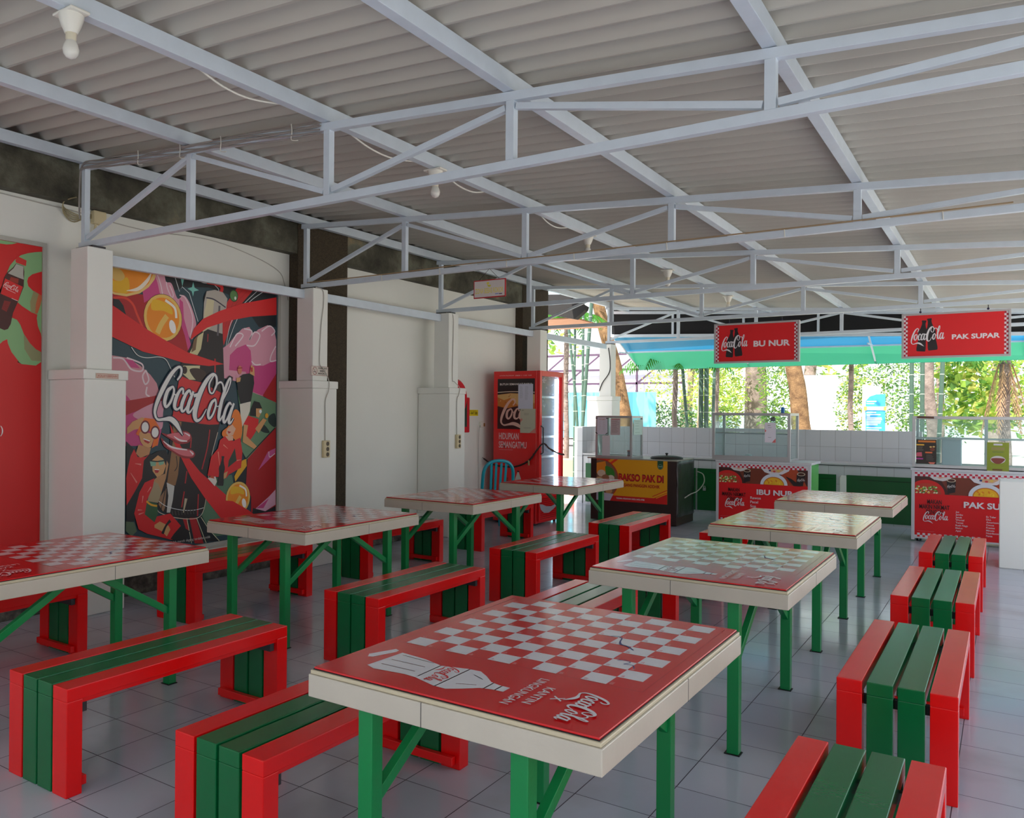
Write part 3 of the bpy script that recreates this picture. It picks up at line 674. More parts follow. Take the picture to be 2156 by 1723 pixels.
# bottle
a.poly([(1.499, 2.562), (1.6, 2.586), (1.694, 2.574), (1.748, 2.523), (1.728, 2.407), (1.692, 2.291), (1.7, 2.098), (1.713, 1.856), (1.732, 1.573), (1.666, 1.355), (1.606, 1.188), (1.546, 1.015), (1.513, 0.818), (1.51, 0.684), (1.481, 0.584), (1.382, 0.547), (1.276, 0.546), (1.125, 0.587), (0.996, 0.652), (0.982, 0.72), (1.03, 0.866), (1.083, 1.036), (1.114, 1.186), (1.121, 1.315), (1.134, 1.413), (1.215, 1.773), (1.223, 1.888), (1.298, 2.008), (1.413, 2.171), (1.466, 2.318), (1.475, 2.429), (1.469, 2.499)], (30, 18, 20))
a.poly([(1.504, 2.562), (1.6, 2.586), (1.694, 2.574), (1.748, 2.523), (1.733, 2.424), (1.692, 2.291), (1.693, 2.194), (1.502, 2.226), (1.423, 2.18), (1.466, 2.318), (1.475, 2.46)], (176, 168, 160))
a.poly([(1.51, 2.496), (1.591, 2.489), (1.563, 2.247), (1.463, 2.191), (1.481, 2.382)], (206, 196, 160))
a.rib([(1.499, 2.503), (1.591, 2.497), (1.727, 2.44)], .012, (60, 56, 70)); a.rib([(1.654, 2.448), (1.636, 2.173)], .022, (90, 84, 92), False)
a.poly([(1.413, 2.156), (1.473, 2.192), (1.444, 2.04), (1.405, 1.983), (1.317, 1.993)], (206, 196, 150)); a.poly([(1.365, 2.121), (1.404, 2.155), (1.385, 2.029), (1.337, 2.002)], (120, 90, 60))
a.poly([(1.251, 1.882), (1.436, 1.891), (1.418, 1.764), (1.32, 1.761), (1.243, 1.812)], (206, 200, 160)); a.poly([(1.319, 1.846), (1.417, 1.866), (1.507, 1.823), (1.418, 1.749)], (60, 40, 30), True); a.ell(*(1.266, 1.844), .028, .034, (50, 30, 26))
a.rib([(1.523, 2.18), (1.519, 2.109)], .012, (150, 30, 40), False); a.rib([(1.607, 1.963), (1.609, 1.779)], .016, (190, 40, 40), False)
a.poly([(1.214, 1.796), (1.32, 1.761), (1.458, 1.742), (1.705, 1.645), (1.706, 1.532), (1.656, 1.367), (1.543, 1.364), (1.134, 1.409)], (208, 40, 42))
a.poly([(1.144, 1.371), (1.172, 1.401), (1.238, 1.393), (1.229, 1.332), (1.222, 1.102), (1.205, 0.935), (1.178, 0.845), (1.085, 0.836), (1.12, 1.061), (1.154, 1.272)], (146, 104, 66))
a.poly([(1.085, 0.874), (1.168, 0.838), (1.151, 0.717), (1.124, 0.613), (1.088, 0.617), (1.104, 0.759)], (206, 202, 196)); a.poly([(1.013, 0.751), (1.085, 0.828), (1.069, 0.656), (1.051, 0.628), (1.005, 0.692)], (150, 110, 80))
for q in ([(1.184, 1.096), (1.195, 1.011), (1.167, 0.967)], [(1.032, 0.652), (1.076, 0.829)]): a.rib(q, .008, (40, 26, 24))
for q in ([(1.553, 1.32), (1.525, 1.154), (1.466, 0.967)], [(1.345, 1.253), (1.336, 1.16)], [(1.3, 0.96), (1.282, 0.853)], [(1.273, 0.784), (1.246, 0.648)], [(1.429, 0.749), (1.421, 0.554)]): a.rib(q, .014, (170, 32, 40))
a.rib([(1.293, 0.721), (1.265, 0.6)], [.03, .01], (196, 180, 150), False)
a.rib([(1.005, 0.722), (1.087, 0.67), (1.237, 0.626), (1.381, 0.611), (1.49, 0.622)], .005, (228, 228, 228))
for k in range(9): a.rib([(1.143, 0.627), (1.153, 0.588)] if k == 0 else [tuple(p+q*k for p, q in zip((1.143, 0.627), (.0325, -.001))), tuple(p+q*k for p, q in zip((1.154, 0.584), (.0325, -.001)))], .009, (70, 64, 60), False, False)
a.rib([(0.987, 0.664), (1.015, 0.624), (1.143, 0.574), (1.304, 0.541), (1.431, 0.541), (1.49, 0.603), (1.519, 0.727), (1.567, 1.041), (1.646, 1.295)], .006, (214, 196, 176))
# ribbons
a.poly([(0.448, 2.36), (0.548, 2.329), (0.676, 2.263), (0.874, 2.165), (1.072, 2.084), (1.288, 2.003), (1.536, 1.951), (1.712, 1.919), (1.537, 1.892), (1.261, 1.905), (1.073, 1.941), (0.832, 1.978), (0.551, 2.074), (0.45, 2.108)], RR)
a.poly([(2.376, 2.608), (1.932, 2.499), (1.654, 2.4), (1.461, 2.309), (1.364, 2.214), (1.321, 2.11), (1.413, 2.171), (1.512, 2.235), (1.761, 2.321), (2.034, 2.385), (2.379, 2.435)], RR)
a.poly([(0.548, 2.385), (0.601, 2.384), (0.642, 2.339), (0.668, 2.266), (0.601, 2.306), (0.548, 2.329)], DK)
a.rib([(0.721, 2.007), (0.781, 1.946), (0.868, 1.929), (0.992, 1.943), (1.064, 1.925), (1.111, 1.86), (1.158, 1.778)], .006, (226, 226, 222))
a.poly([(1.111, 1.379), (1.173, 1.272), (1.231, 1.178), (1.328, 1.067), (1.447, 0.944), (1.62, 0.815), (1.833, 0.653), (2.102, 0.505), (2.091, 0.413), (1.729, 0.467), (1.499, 0.712), (1.349, 0.895), (1.251, 1.055), (1.145, 1.234)], RR)
c1 = (1.898, 0.676); bub(c1[0], c1[1], .15)
a.poly([(2.044, 0.543), (2.113, 0.487), (1.868, 0.486), (1.676, 0.529), (1.705, 0.672), (1.833, 0.653)], RR)
# red haired man with binoculars
a.poly([(0.687, 1.23), (0.755, 1.171), (0.902, 1.144), (0.956, 1.083), (0.887, 0.923), (0.761, 0.575), (0.686, 0.576), (0.679, 1.238)], (24, 20, 22))
a.poly([(0.755, 1.171), (0.79, 1.104), (0.868, 1.101), (0.911, 1.129), (0.851, 1.072), (0.835, 0.926), (0.767, 0.822), (0.688, 0.712), (0.682, 0.936), (0.698, 1.021), (0.722, 1.114)], RR)
a.poly([(0.686, 1.346), (0.736, 1.396), (0.829, 1.432), (0.882, 1.417), (0.848, 1.344), (0.753, 1.33), (0.686, 1.295)], SK)
a.poly([(0.856, 1.428), (0.952, 1.417), (1.007, 1.342), (0.999, 1.275), (0.991, 1.2), (0.928, 1.173), (0.954, 1.261), (0.883, 1.343), (0.797, 1.279), (0.771, 1.294), (0.813, 1.366)], ORG)
a.poly([(0.801, 1.293), (0.813, 1.315), (0.954, 1.291), (0.945, 1.239), (0.92, 1.18), (0.858, 1.175), (0.814, 1.235)], SK); a.poly([(0.797, 1.206), (0.92, 1.173), (0.903, 1.122), (0.816, 1.096), (0.773, 1.134)], (196, 140, 94))
for q in ((0.861, 1.35), (0.961, 1.304)): a.ell(q[0], q[1], .047, .056, (110, 24, 34)); a.ell(q[0], q[1], .034, .042, (236, 232, 230))
a.poly([(0.838, 1.26), (0.919, 1.232), (0.893, 1.211), (0.858, 1.226)], (180, 40, 44)); a.rib([(0.844, 1.254), (0.91, 1.232)], .008, (240, 236, 232), False)
for q in ([(0.765, 1.051), (0.825, 1.04)], [(0.723, 0.977), (0.784, 0.893)]): a.rib(q, [.004, .014], (232, 130, 120), False)
# woman with sunglasses
a.poly([(0.92, 1.114), (0.991, 1.148), (1.073, 1.153), (1.101, 1.099), (1.075, 0.942), (0.958, 0.919), (0.888, 0.879), (0.835, 0.926), (0.878, 0.997)], (26, 20, 22))
a.poly([(0.93, 1.069), (0.991, 1.111), (1.046, 1.079), (1.074, 1.017), (1.047, 0.951), (0.985, 0.925), (0.939, 0.979)], SK)
a.poly([(0.993, 0.932), (1.066, 0.95), (1.083, 1.062), (1.101, 1.031), (1.075, 0.912), (1.031, 0.795), (0.96, 0.726), (0.923, 0.884)], (190, 140, 96))
a.poly([(0.908, 1.07), (0.974, 1.063), (0.97, 1.022), (0.921, 1.021)], (130, 176, 150)); a.poly([(0.992, 1.066), (1.055, 1.071), (1.051, 1.033), (1.006, 1.024)], (130, 176, 150)); a.rib([(0.908, 1.068), (0.983, 1.058), (1.064, 1.063)], .010, (30, 24, 20), False)
a.poly([(0.953, 0.997), (1.011, 0.99), (0.993, 0.962), (0.966, 0.963)], (180, 40, 44)); a.rib([(0.957, 0.993), (1.006, 0.987)], .007, (240, 236, 232), False)
a.poly([(0.94, 0.898), (0.994, 0.872), (1.031, 0.795), (0.996, 0.708), (0.889, 0.731), (0.923, 0.847)], (170, 150, 116))
a.poly([(0.861, 0.888), (0.958, 0.919), (0.941, 0.846), (0.88, 0.732), (0.961, 0.592), (1.124, 0.606), (1.238, 0.488), (1.146, 0.376), (0.892, 0.458), (0.805, 0.505), (0.761, 0.64), (0.81, 0.811)], RR)
a.poly([(0.885, 0.732), (0.987, 0.701), (0.997, 0.618), (0.962, 0.547), (0.864, 0.623)], (52, 92, 56)); a.rib([(0.88, 0.732), (0.925, 0.699), (0.987, 0.682)], .016, (226, 160, 30))
a.poly([(0.962, 0.525), (1.016, 0.549), (1.107, 0.502), (1.126, 0.469), (1.09, 0.413), (1.035, 0.465), (0.962, 0.502)], SK); a.rib([(1.125, 0.545), (1.08, 0.505), (1.044, 0.441)], [.03, .02, .03], (26, 20, 22))
for q in ([(0.923, 0.847), (0.888, 0.805)], [(0.845, 0.779), (0.837, 0.721)], [(0.795, 0.666), (0.838, 0.662)], [(0.804, 0.629), (0.855, 0.639)]): a.rib(q, [.012, .003], (236, 140, 130), False)
a.poly([(0.681, 0.583), (0.762, 0.568), (0.788, 0.492), (0.737, 0.455), (0.682, 0.504)], (90, 110, 84)); a.poly([(1.164, 0.427), (1.238, 0.488), (1.335, 0.431), (1.278, 0.352), (1.127, 0.386)], (22, 18, 20))
# splash
a.poly([(1.026, 1.297), (1.117, 1.284), (1.201, 1.309), (1.296, 1.308), (1.345, 1.26), (1.307, 1.207), (1.202, 1.202), (1.118, 1.242)], (150, 36, 44), True); a.poly([(1.08, 1.281), (1.22, 1.301), (1.315, 1.292), (1.326, 1.245), (1.249, 1.216), (1.164, 1.241)], (214, 110, 120), True)
a.poly([(1.021, 1.259), (1.1, 1.197), (1.221, 1.163), (1.327, 1.152), (1.386, 1.111), (1.357, 1.074), (1.251, 1.078), (1.137, 1.136), (1.054, 1.184)], (150, 36, 44), True); a.poly([(1.081, 1.19), (1.221, 1.156), (1.356, 1.136), (1.357, 1.089), (1.241, 1.101), (1.137, 1.151)], (214, 110, 120), True)
for q in ([(1.154, 1.268), (1.221, 1.232), (1.297, 1.223)], [(1.267, 1.297), (1.325, 1.269)], [(1.044, 1.229), (1.137, 1.174), (1.298, 1.146)], [(1.327, 1.137), (1.366, 1.104)]): a.rib(q, [.006]+[.016]*(1) + ([.010] if len(q) == 3 else []), (240, 226, 230))
# dancing people on the right
a.poly([(1.864, 1.78), (1.94, 1.833), (2.074, 1.855), (2.087, 1.755), (2.044, 1.569), (1.921, 1.543), (1.887, 1.649)], (24, 20, 22)); a.ell(*(1.903, 1.873), .026, .040, (206, 120, 90))
a.poly([(2.029, 1.845), (2.045, 1.929), (2.085, 1.906), (2.092, 1.822)], SK); a.rib([(2.051, 1.904), (2.054, 1.863)], .026, (190, 40, 40), False); a.rib([(1.873, 1.888), (1.934, 1.895)], .010, (150, 30, 30), False)
a.poly([(1.864, 1.797), (1.918, 1.807), (1.908, 1.765), (1.864, 1.756)], SK)
a.poly([(1.735, 1.784), (1.777, 1.818), (1.82, 1.803), (1.81, 1.762), (1.788, 1.778)], (70, 26, 24)); a.poly([(1.746, 1.776), (1.794, 1.778), (1.789, 1.712), (1.757, 1.695)], (224, 150, 130))
a.poly([(1.905, 1.554), (2.044, 1.581), (2.033, 1.489), (1.979, 1.389), (1.929, 1.331)], (226, 220, 206))
a.poly([(2.044, 1.506), (2.089, 1.586), (2.158, 1.574), (2.194, 1.515), (2.147, 1.498), (2.114, 1.439), (2.034, 1.447)], (22, 18, 20)); a.poly([(2.113, 1.515), (2.188, 1.515), (2.182, 1.473), (2.148, 1.426), (2.114, 1.439)], SK); a.ell(*(2.171, 1.487), .018, .018, (232, 240, 240))
a.poly([(2.011, 1.447), (2.148, 1.413), (2.143, 1.337), (2.093, 1.271), (2.048, 1.221), (1.947, 1.215), (1.99, 1.356), (1.946, 1.356)], RR); a.poly([(1.957, 1.364), (2.012, 1.355), (1.991, 1.256), (2.128, 1.152), (2.094, 1.128), (1.947, 1.199)], SK)
a.poly([(2.103, 1.321), (2.206, 1.422), (2.253, 1.405), (2.15, 1.278)], SK); a.ell(*(2.255, 1.446), .022, .024, (224, 166, 50))
# woman in red with bottle
a.poly([(1.835, 1.496), (1.9, 1.48), (1.934, 1.373), (1.935, 1.273), (1.892, 1.192), (1.816, 1.243), (1.709, 1.253), (1.698, 1.302), (1.772, 1.358)], (236, 126, 40), True)
a.poly([(1.751, 1.325), (1.814, 1.365), (1.858, 1.324), (1.826, 1.267), (1.773, 1.252), (1.741, 1.285)], (226, 178, 150)); a.poly([(1.756, 1.305), (1.804, 1.296), (1.773, 1.28)], (190, 50, 50))
a.poly([(1.668, 1.222), (1.73, 1.261), (1.827, 1.21), (1.914, 1.241), (1.943, 1.108), (1.928, 0.959), (1.777, 0.902), (1.745, 0.871), (1.527, 0.908), (1.566, 1.073), (1.648, 1.15)], RR)
a.poly([(1.73, 1.257), (1.826, 1.259), (1.827, 1.218), (1.773, 1.215)], (226, 178, 150)); a.poly([(1.849, 1.144), (1.872, 1.028), (1.765, 0.967), (1.775, 1.032)], (46, 64, 50))
for q in ([(1.71, 1.18), (1.763, 1.142)], [(1.648, 1.118), (1.67, 0.98)], [(1.872, 1.028), (1.927, 1.034)]): a.rib(q, [.012, .003], (236, 140, 120), False)
a.poly([(1.661, 0.9), (1.766, 0.935), (1.745, 0.879), (1.703, 0.858)], SK); a.bottle(*(1.678, 0.807), .27, (30, 20, 22), rot=-.10)
a.poly([(1.528, 0.884), (1.619, 0.895), (1.636, 0.846), (1.61, 0.807)], (226, 216, 206)); a.poly([(1.533, 0.892), (1.589, 0.905), (1.609, 0.875)], (206, 80, 40))
# lettering
s0 = (0.938, 1.532); s1 = (1.825, 1.345)
a.script(s0[0], s0[1], (s1[0]-s0[0])*1.0, (232, 230, 228), rot=math.atan2(s1[1]-s0[1], s1[0]-s0[0]), fat=1.05, hs=1.38, outline=(30, 30, 60))
a.text('Coca-Cola adalah merek dagang terdaftar milik', 1.564, .345, .022, (210, 206, 200), align='r')
a.build('poster_print', p2)

# ============================================================= FAR END: TILED COUNTER AND TILE WALL
structure(MB().box(-.36, 10.0, 0, 4.42, 10.1, 1.275, WTILE).build('wall_back'), 'low white tiled wall behind the counter')
structure(MB().box(-.50, 9.42, 0, -.36, 10.1, 1.268, WTILEY).build('wall_left_stub'), 'short white tiled partition at the left end of the counter')
DOORG = paint('dark green cabinet paint', (0, 84, 34), .35, .5, var=.1, bump=.05)
t = thing('tiled_counter', (0, 9.42, 0), 'long white tiled counter with dark green cupboard doors along the far side', 'counter')
m = MB(); m.box(-.355, .02, 0, 4.42, .575, .80, WTILE); m.build('counter_body', t)
m = MB(); m.box(-.355, 0, .80, 4.43, .578, .828, paint('white glazed slab', (206, 206, 208), .25)); m.build('worktop', t, bevel=.003)
m = MB(); m.box(-.355, .012, .79, 4.42, .02, .80, DGREY); m.build('shadow_strip', t)  # solid dark grey strip standing in for shade under the worktop lip
for x0, x1 in ((-.30, .55), (.62, 1.50), (1.53, 3.44), (3.57, 4.40)):
    m = MB(); m.box(x0, 0, .03, x1, .02, .665, DOORG); m.box(x0+.18, -.003, .60, x1-.03, 0, .608, paint('dark green groove', (0, 40, 18), .5))
    d = m.build('cupboard_door', t, bevel=.002)
    if x0 == 1.53:
        q = MB(); q.box(.09, -.022, .33, .13, -.002, .37, ALU); q.tube([(.096, -.012, .37), (.10, -.012, .40), (.12, -.012, .40), (.124, -.012, .37)], .004, ALU)
        q.build('padlock', d).location = (1.53, 0, 0)
m = MB(); m.prism([(3.485, 0, 0), (3.575, 0, 0), (3.575, 0, .62), (3.56, 0, .655), (3.50, 0, .655), (3.485, 0, .62)], (0, .05, 0), PILLARW)
o = m.build('door_post', t, bevel=.01)

# ------------------------------------------------------------- glass display cases
def display_case(x0, y0, z0, x1, y1, z1, label, shelf=None, fr=.035, glass=GLASS, mullion=None):
    t = thing('display_case', (x0, y0, z0), label, 'display case', 'glass display cases on the food carts')
    W, D, H = x1-x0, y1-y0, z1-z0
    m = MB()
    for a in (0, W-fr):
        for b in (0, D-fr): m.box(a, b, 0, a+fr, b+fr, H, ALU)
    for c in (0, H-fr):
        m.box(fr, 0, c, W-fr, fr, c+fr, ALU); m.box(fr, D-fr, c, W-fr, D, c+fr, ALU)
        m.box(0, fr, c, fr, D-fr, c+fr, ALU); m.box(W-fr, fr, c, W, D-fr, c+fr, ALU)
    m.build('aluminium_frame', t, bevel=.002)
    for q in ((fr, .015, fr, W-fr, .019, H-fr), (W-.019, fr, fr, W-.015, D-fr, H-fr), (.015, fr, fr, .019, D-fr, H-fr)):
        MB().box(*q, glass).build('glass_pane', t)
    MB().box(fr, fr, .002, W-fr, D-fr, .02, PLASTW).build('floor_panel', t)
    if shelf:
        m = MB(); m.box(fr, .06, shelf, W-fr, D-.06, shelf+.006, glass); m.box(fr, .05, shelf-.01, W-fr, .06, shelf+.012, ALU); m.build('glass_shelf', t)
    if mullion:
        m = MB(); m.box(mullion, D-fr, fr, mullion+fr, D, H-fr, ALU); m.build('rear_mullion', t)
    return t
def sheet(name, x0, z0, x1, z1, y, label, cat, col=(226, 228, 236), draw=None, th=.002, group=None):
    """a paper or card taped flat on a surface facing the camera side (-y)"""
    t = thing(name, (x0, y, z0), label, cat, group)
    MB().box(0, -th, 0, x1-x0, 0, z1-z0, paint('print ink %d %d %d' % col, col, .6)).build('paper', t)
    if draw:
        a = Art((0, -th, 0), (1, 0, 0), (0, 0, 1)); draw(a, x1-x0, z1-z0); a.build('print', t)
    return t
def lines(a, x0, x1, ys, c, h=.004):
    for y in ys: a.rect(x0, y, x0+(x1-x0)*random.uniform(.6, 1), y+h, c, bump=False)

# ------------------------------------------------------------- dark meatball cart with yellow banner
BROWN = paint('dark brown board', (48, 28, 24), .45, .5, var=.15)
t = thing('food_cart', (.626, 7.50, 0), 'dark brown food cart with a yellow banner on its front', 'food cart')
m = MB(); m.box(0, 0, .01, 1.21, .71, .862, BROWN); m.build('cart_body', t, bevel=.004)
m = MB(); m.box(-.05, -.01, .862, 1.215, .72, .878, paint('worn tin sheet', (168, 160, 150), .4, .5, metal=.3, var=.2)); m.build('cart_top', t, bevel=.002)
cv, cf = [], []
PLA = paint('black plastic sheeting', (44, 43, 44), .38, .6, bump=.6, bscale=14)
for i in range(13):
    for j in range(15):
        y, z = .0+.72*i/12, .12+.745*j/14
        cv.append((1.214+.012*noise.noise((y*7, z*7, 1.3))+.012*max(0, (j-11)/3)*noise.noise((y*15, z*19, 4))+.004, y, z))
for i in range(12):
    for j in range(14): a_ = i*15+j; cf.append((a_, a_+1, a_+16, a_+15))
m = MB(); m.add(cv, cf, PLA); o = m.build('plastic_cover', t, smooth=True); q = o.modifiers.new('thick', 'SOLIDIFY'); q.thickness = .004
m = MB(); m.tube(catmull([(1.22, .30, .36), (1.25, .45, .40), (1.30, .62, .44), (1.36, .70, .55), (1.34, .72, .66), (1.26, .70, .70)], False, 6), .007, WIREM); m.build('looped_cable', t, smooth=True)
a = Art((0, -.004, 0), (1, 0, 0), (0, 0, 1), .00012)
MB().box(.088, -.004, .285, 1.085, 0, .865, paint('print ink 226 158 16', (226, 158, 16), .35, bump=.3, bscale=9)).build('banner', t)
YB = (226, 158, 16); RB = (206, 24, 20)
bu0, bu1, bv0, bv1 = .088, 1.085, .285, .865
a.poly([(bu0, bv1), (bu0+.22, bv1), (bu0+.12, bv1-.06), (bu0, bv1-.05)], (222, 60, 20)); a.poly([(bu0+.17, bv1-.07), (bu0+.27, bv1), (bu0+.32, bv1), (bu0+.20, bv1-.09)], (222, 60, 20))
a.poly([(bu0, bv0), (bu1, bv0), (bu1, bv0+.16), (bu1-.18, bv0+.075), (bu0+.15, bv0+.075), (bu0, bv0+.14)], RB)
a.rib([(bu1-.15, bv0+.075), (bu1, bv0+.145)], .012, YB, False); a.rib([(bu1-.2, bv0+.095), (bu1, bv0+.19)], .010, RB, False)
def clipell(cu, cv, r1, r2, c, lo, hi=9, n=40):
    p = [(max(lo, cu+r1*math.cos(2*PI*k/n)), min(bv1, max(bv0, cv+r2*math.sin(2*PI*k/n)))) for k in range(n)]
    a.poly(p, c)
clipell(bu0+.05, .575, .275, .285, (190, 40, 24), bu0); clipell(bu0+.05, .575, .262, .272, (128, 92, 66), bu0)
a.poly([(bu0, .80), (bu0+.13, .83), (bu0+.15, .70), (bu0+.05, .62), (bu0, .66)], (228, 140, 30)); a.poly([(bu0+.13, .76), (bu0+.24, .72), (bu0+.26, .62), (bu0+.16, .62)], (52, 132, 44), True)
for cu, cv_, r, c_ in ((.16, .66, .06, (214, 196, 170)), (.30, .60, .05, (222, 210, 196)), (.22, .60, .055, (150, 100, 70)), (.13, .56, .06, (206, 176, 130)), (.24, .50, .06, (170, 120, 80)), (.14, .44, .07, (150, 96, 60)), (.27, .42, .05, (196, 150, 100))): a.ell(bu0+cu-.088, cv_, r, r*.8, c_)
a.poly([(bu0, .285), (bu0+.20, .285), (bu0+.25, .38), (bu0, .40)], (196, 190, 206))
a.text('BAKSO PAK DI', bu0+.325, .575, .090, (110, 12, 12), .05, wid=.625); a.text('BAKSO PAK DI', bu0+.33, .58, .078, (206, 20, 18), .02, wid=.61)
a.text('DAGANG PANGGIN ADDHIK', bu0+.34, .495, .040, (176, 22, 14), .03, wid=.56)
a.text('TERIMA PESANAN 0822-3432-4785', bu0+.29, bv0+.032, .019, (232, 220, 226), .02, wid=.40)
a.poly([(.952, bv1), (1.03, bv1), (1.03, .78), (1.015, .755), (.99, .745), (.967, .755), (.952, .78)], (20, 74, 44)); a.ell(.991, .785, .030, .030, (150, 190, 170)); a.ell(.991, .785, .027, .027, (20, 74, 44)); a.rib([(.965, .785), (1.017, .787)], .006, (190, 210, 200), False)
a.build('banner_print', t)
# glass case with notes
dc = display_case(.69, 7.505, .878, 1.218, 7.93, 1.46, 'small glass case covered with paper notes, on the dark cart', fr=.03, glass=GLASS2)
def d1(a, w, h): a.text('DAFTAR MENU', w/2, h*.85, .018, (190, 130, 130), .01, 'c', wid=w*.6); lines(a, w*.15, w*.4, [h*(.75-.06*k) for k in range(9)], (196, 196, 206)); lines(a, w*.55, w*.9, [h*(.75-.06*k) for k in range(9)], (196, 196, 206))
def d2(a, w, h): a.rect(w*.1, h*.94, w*.95, h*.98, (170, 60, 60)); lines(a, w*.12, w*.9, [h*(.86-.055*k) for k in range(14)], (140, 120, 120))
def d3(a, w, h): lines(a, w*.2, w*.8, [h*(.9-.09*k) for k in range(5)], (120, 160, 155)); lines(a, w*.1, w*.9, [h*.35, h*.12], (120, 160, 155))
nt_ = [(.715, 1.20, .865, 1.435, (216, 218, 232), d1, 'white paper note with taped corners on the small glass case'), (.912, 1.195, 1.05, 1.425, (196, 184, 186), d2, 'brownish printed paper note on the small glass case'), (.79, .905, .905, 1.185, (216, 216, 222), None, 'white sheet below the taped note on the small glass case')]
notes = [sheet('paper_note', x0, z0, x1, z1, 7.5035, lb, 'paper note', c_, f_) for x0, z0, x1, z1, c_, f_, lb in nt_]
for i_, (x, z, r_) in enumerate(((.705, 1.428, 0), (.86, 1.425, 0), (.705, 1.22, -1), (.855, 1.21, 1))):
    m = MB(); m.bar((x-.014-.715, -.0035, z-.008*r_-1.20), (x+.016-.715, -.0035, z+.012*r_-1.20), .0012, .010, BLACK, (0, 0, 1)); m.build('black_tape', notes[0])
t = thing('paper_note', (1.2205, 7.56, 1.20), 'pale green paper note on the side pane of the small glass case', 'paper note')
MB().box(0, 0, 0, .002, .32, .21, paint('print ink 196 220 212', (196, 220, 212), .7)).build('paper', t)
a = Art((.0022, 0, 0), (0, 1, 0), (0, 0, 1)); lines(a, .05, .27, [.03, .08, .12, .16, .185], (110, 160, 150)); a.build('print', t)
t = thing('plastic_jar', (1.13, 7.66, .899), 'small jar with red lid and red base inside the small glass case', 'jar')
MB().lathe((0, 0, 0), [(.03, 0), (.035, .01), (.035, .02)], paint('red plastic', (170, 40, 44), .4)).build('jar_base', t, smooth=True)
MB().lathe((0, 0, .02), [(.033, 0), (.034, .05)], paint('grey jar', (120, 120, 150), .3)).build('jar_body', t, smooth=True); MB().lathe((0, 0, .07), [(.037, 0), (.037, .014), (.03, .018)], paint('red plastic', (170, 40, 44), .4)).build('jar_lid', t, smooth=True)
t = thing('cooking_pot', (1.60, 7.80, .879), 'black round lid with a knob on top of the dark cart', 'pot')
MB().lathe((0, 0, 0), [(.19, .0), (.21, .004), (.215, .008), (.225, .010)], ALU, 28).build('pot_body', t, smooth=True)
MB().lathe((0, 0, .010), [(.22, 0), (.20, .018), (.12, .032), (.02, .038)], BLACK, 28).build('pot_lid', t, smooth=True); MB().lathe((0, 0, .048), [(.012, 0), (.012, .012), (.022, .018), (.018, .03), (.004, .034)], BLACK, 14).build('lid_knob', t, smooth=True)

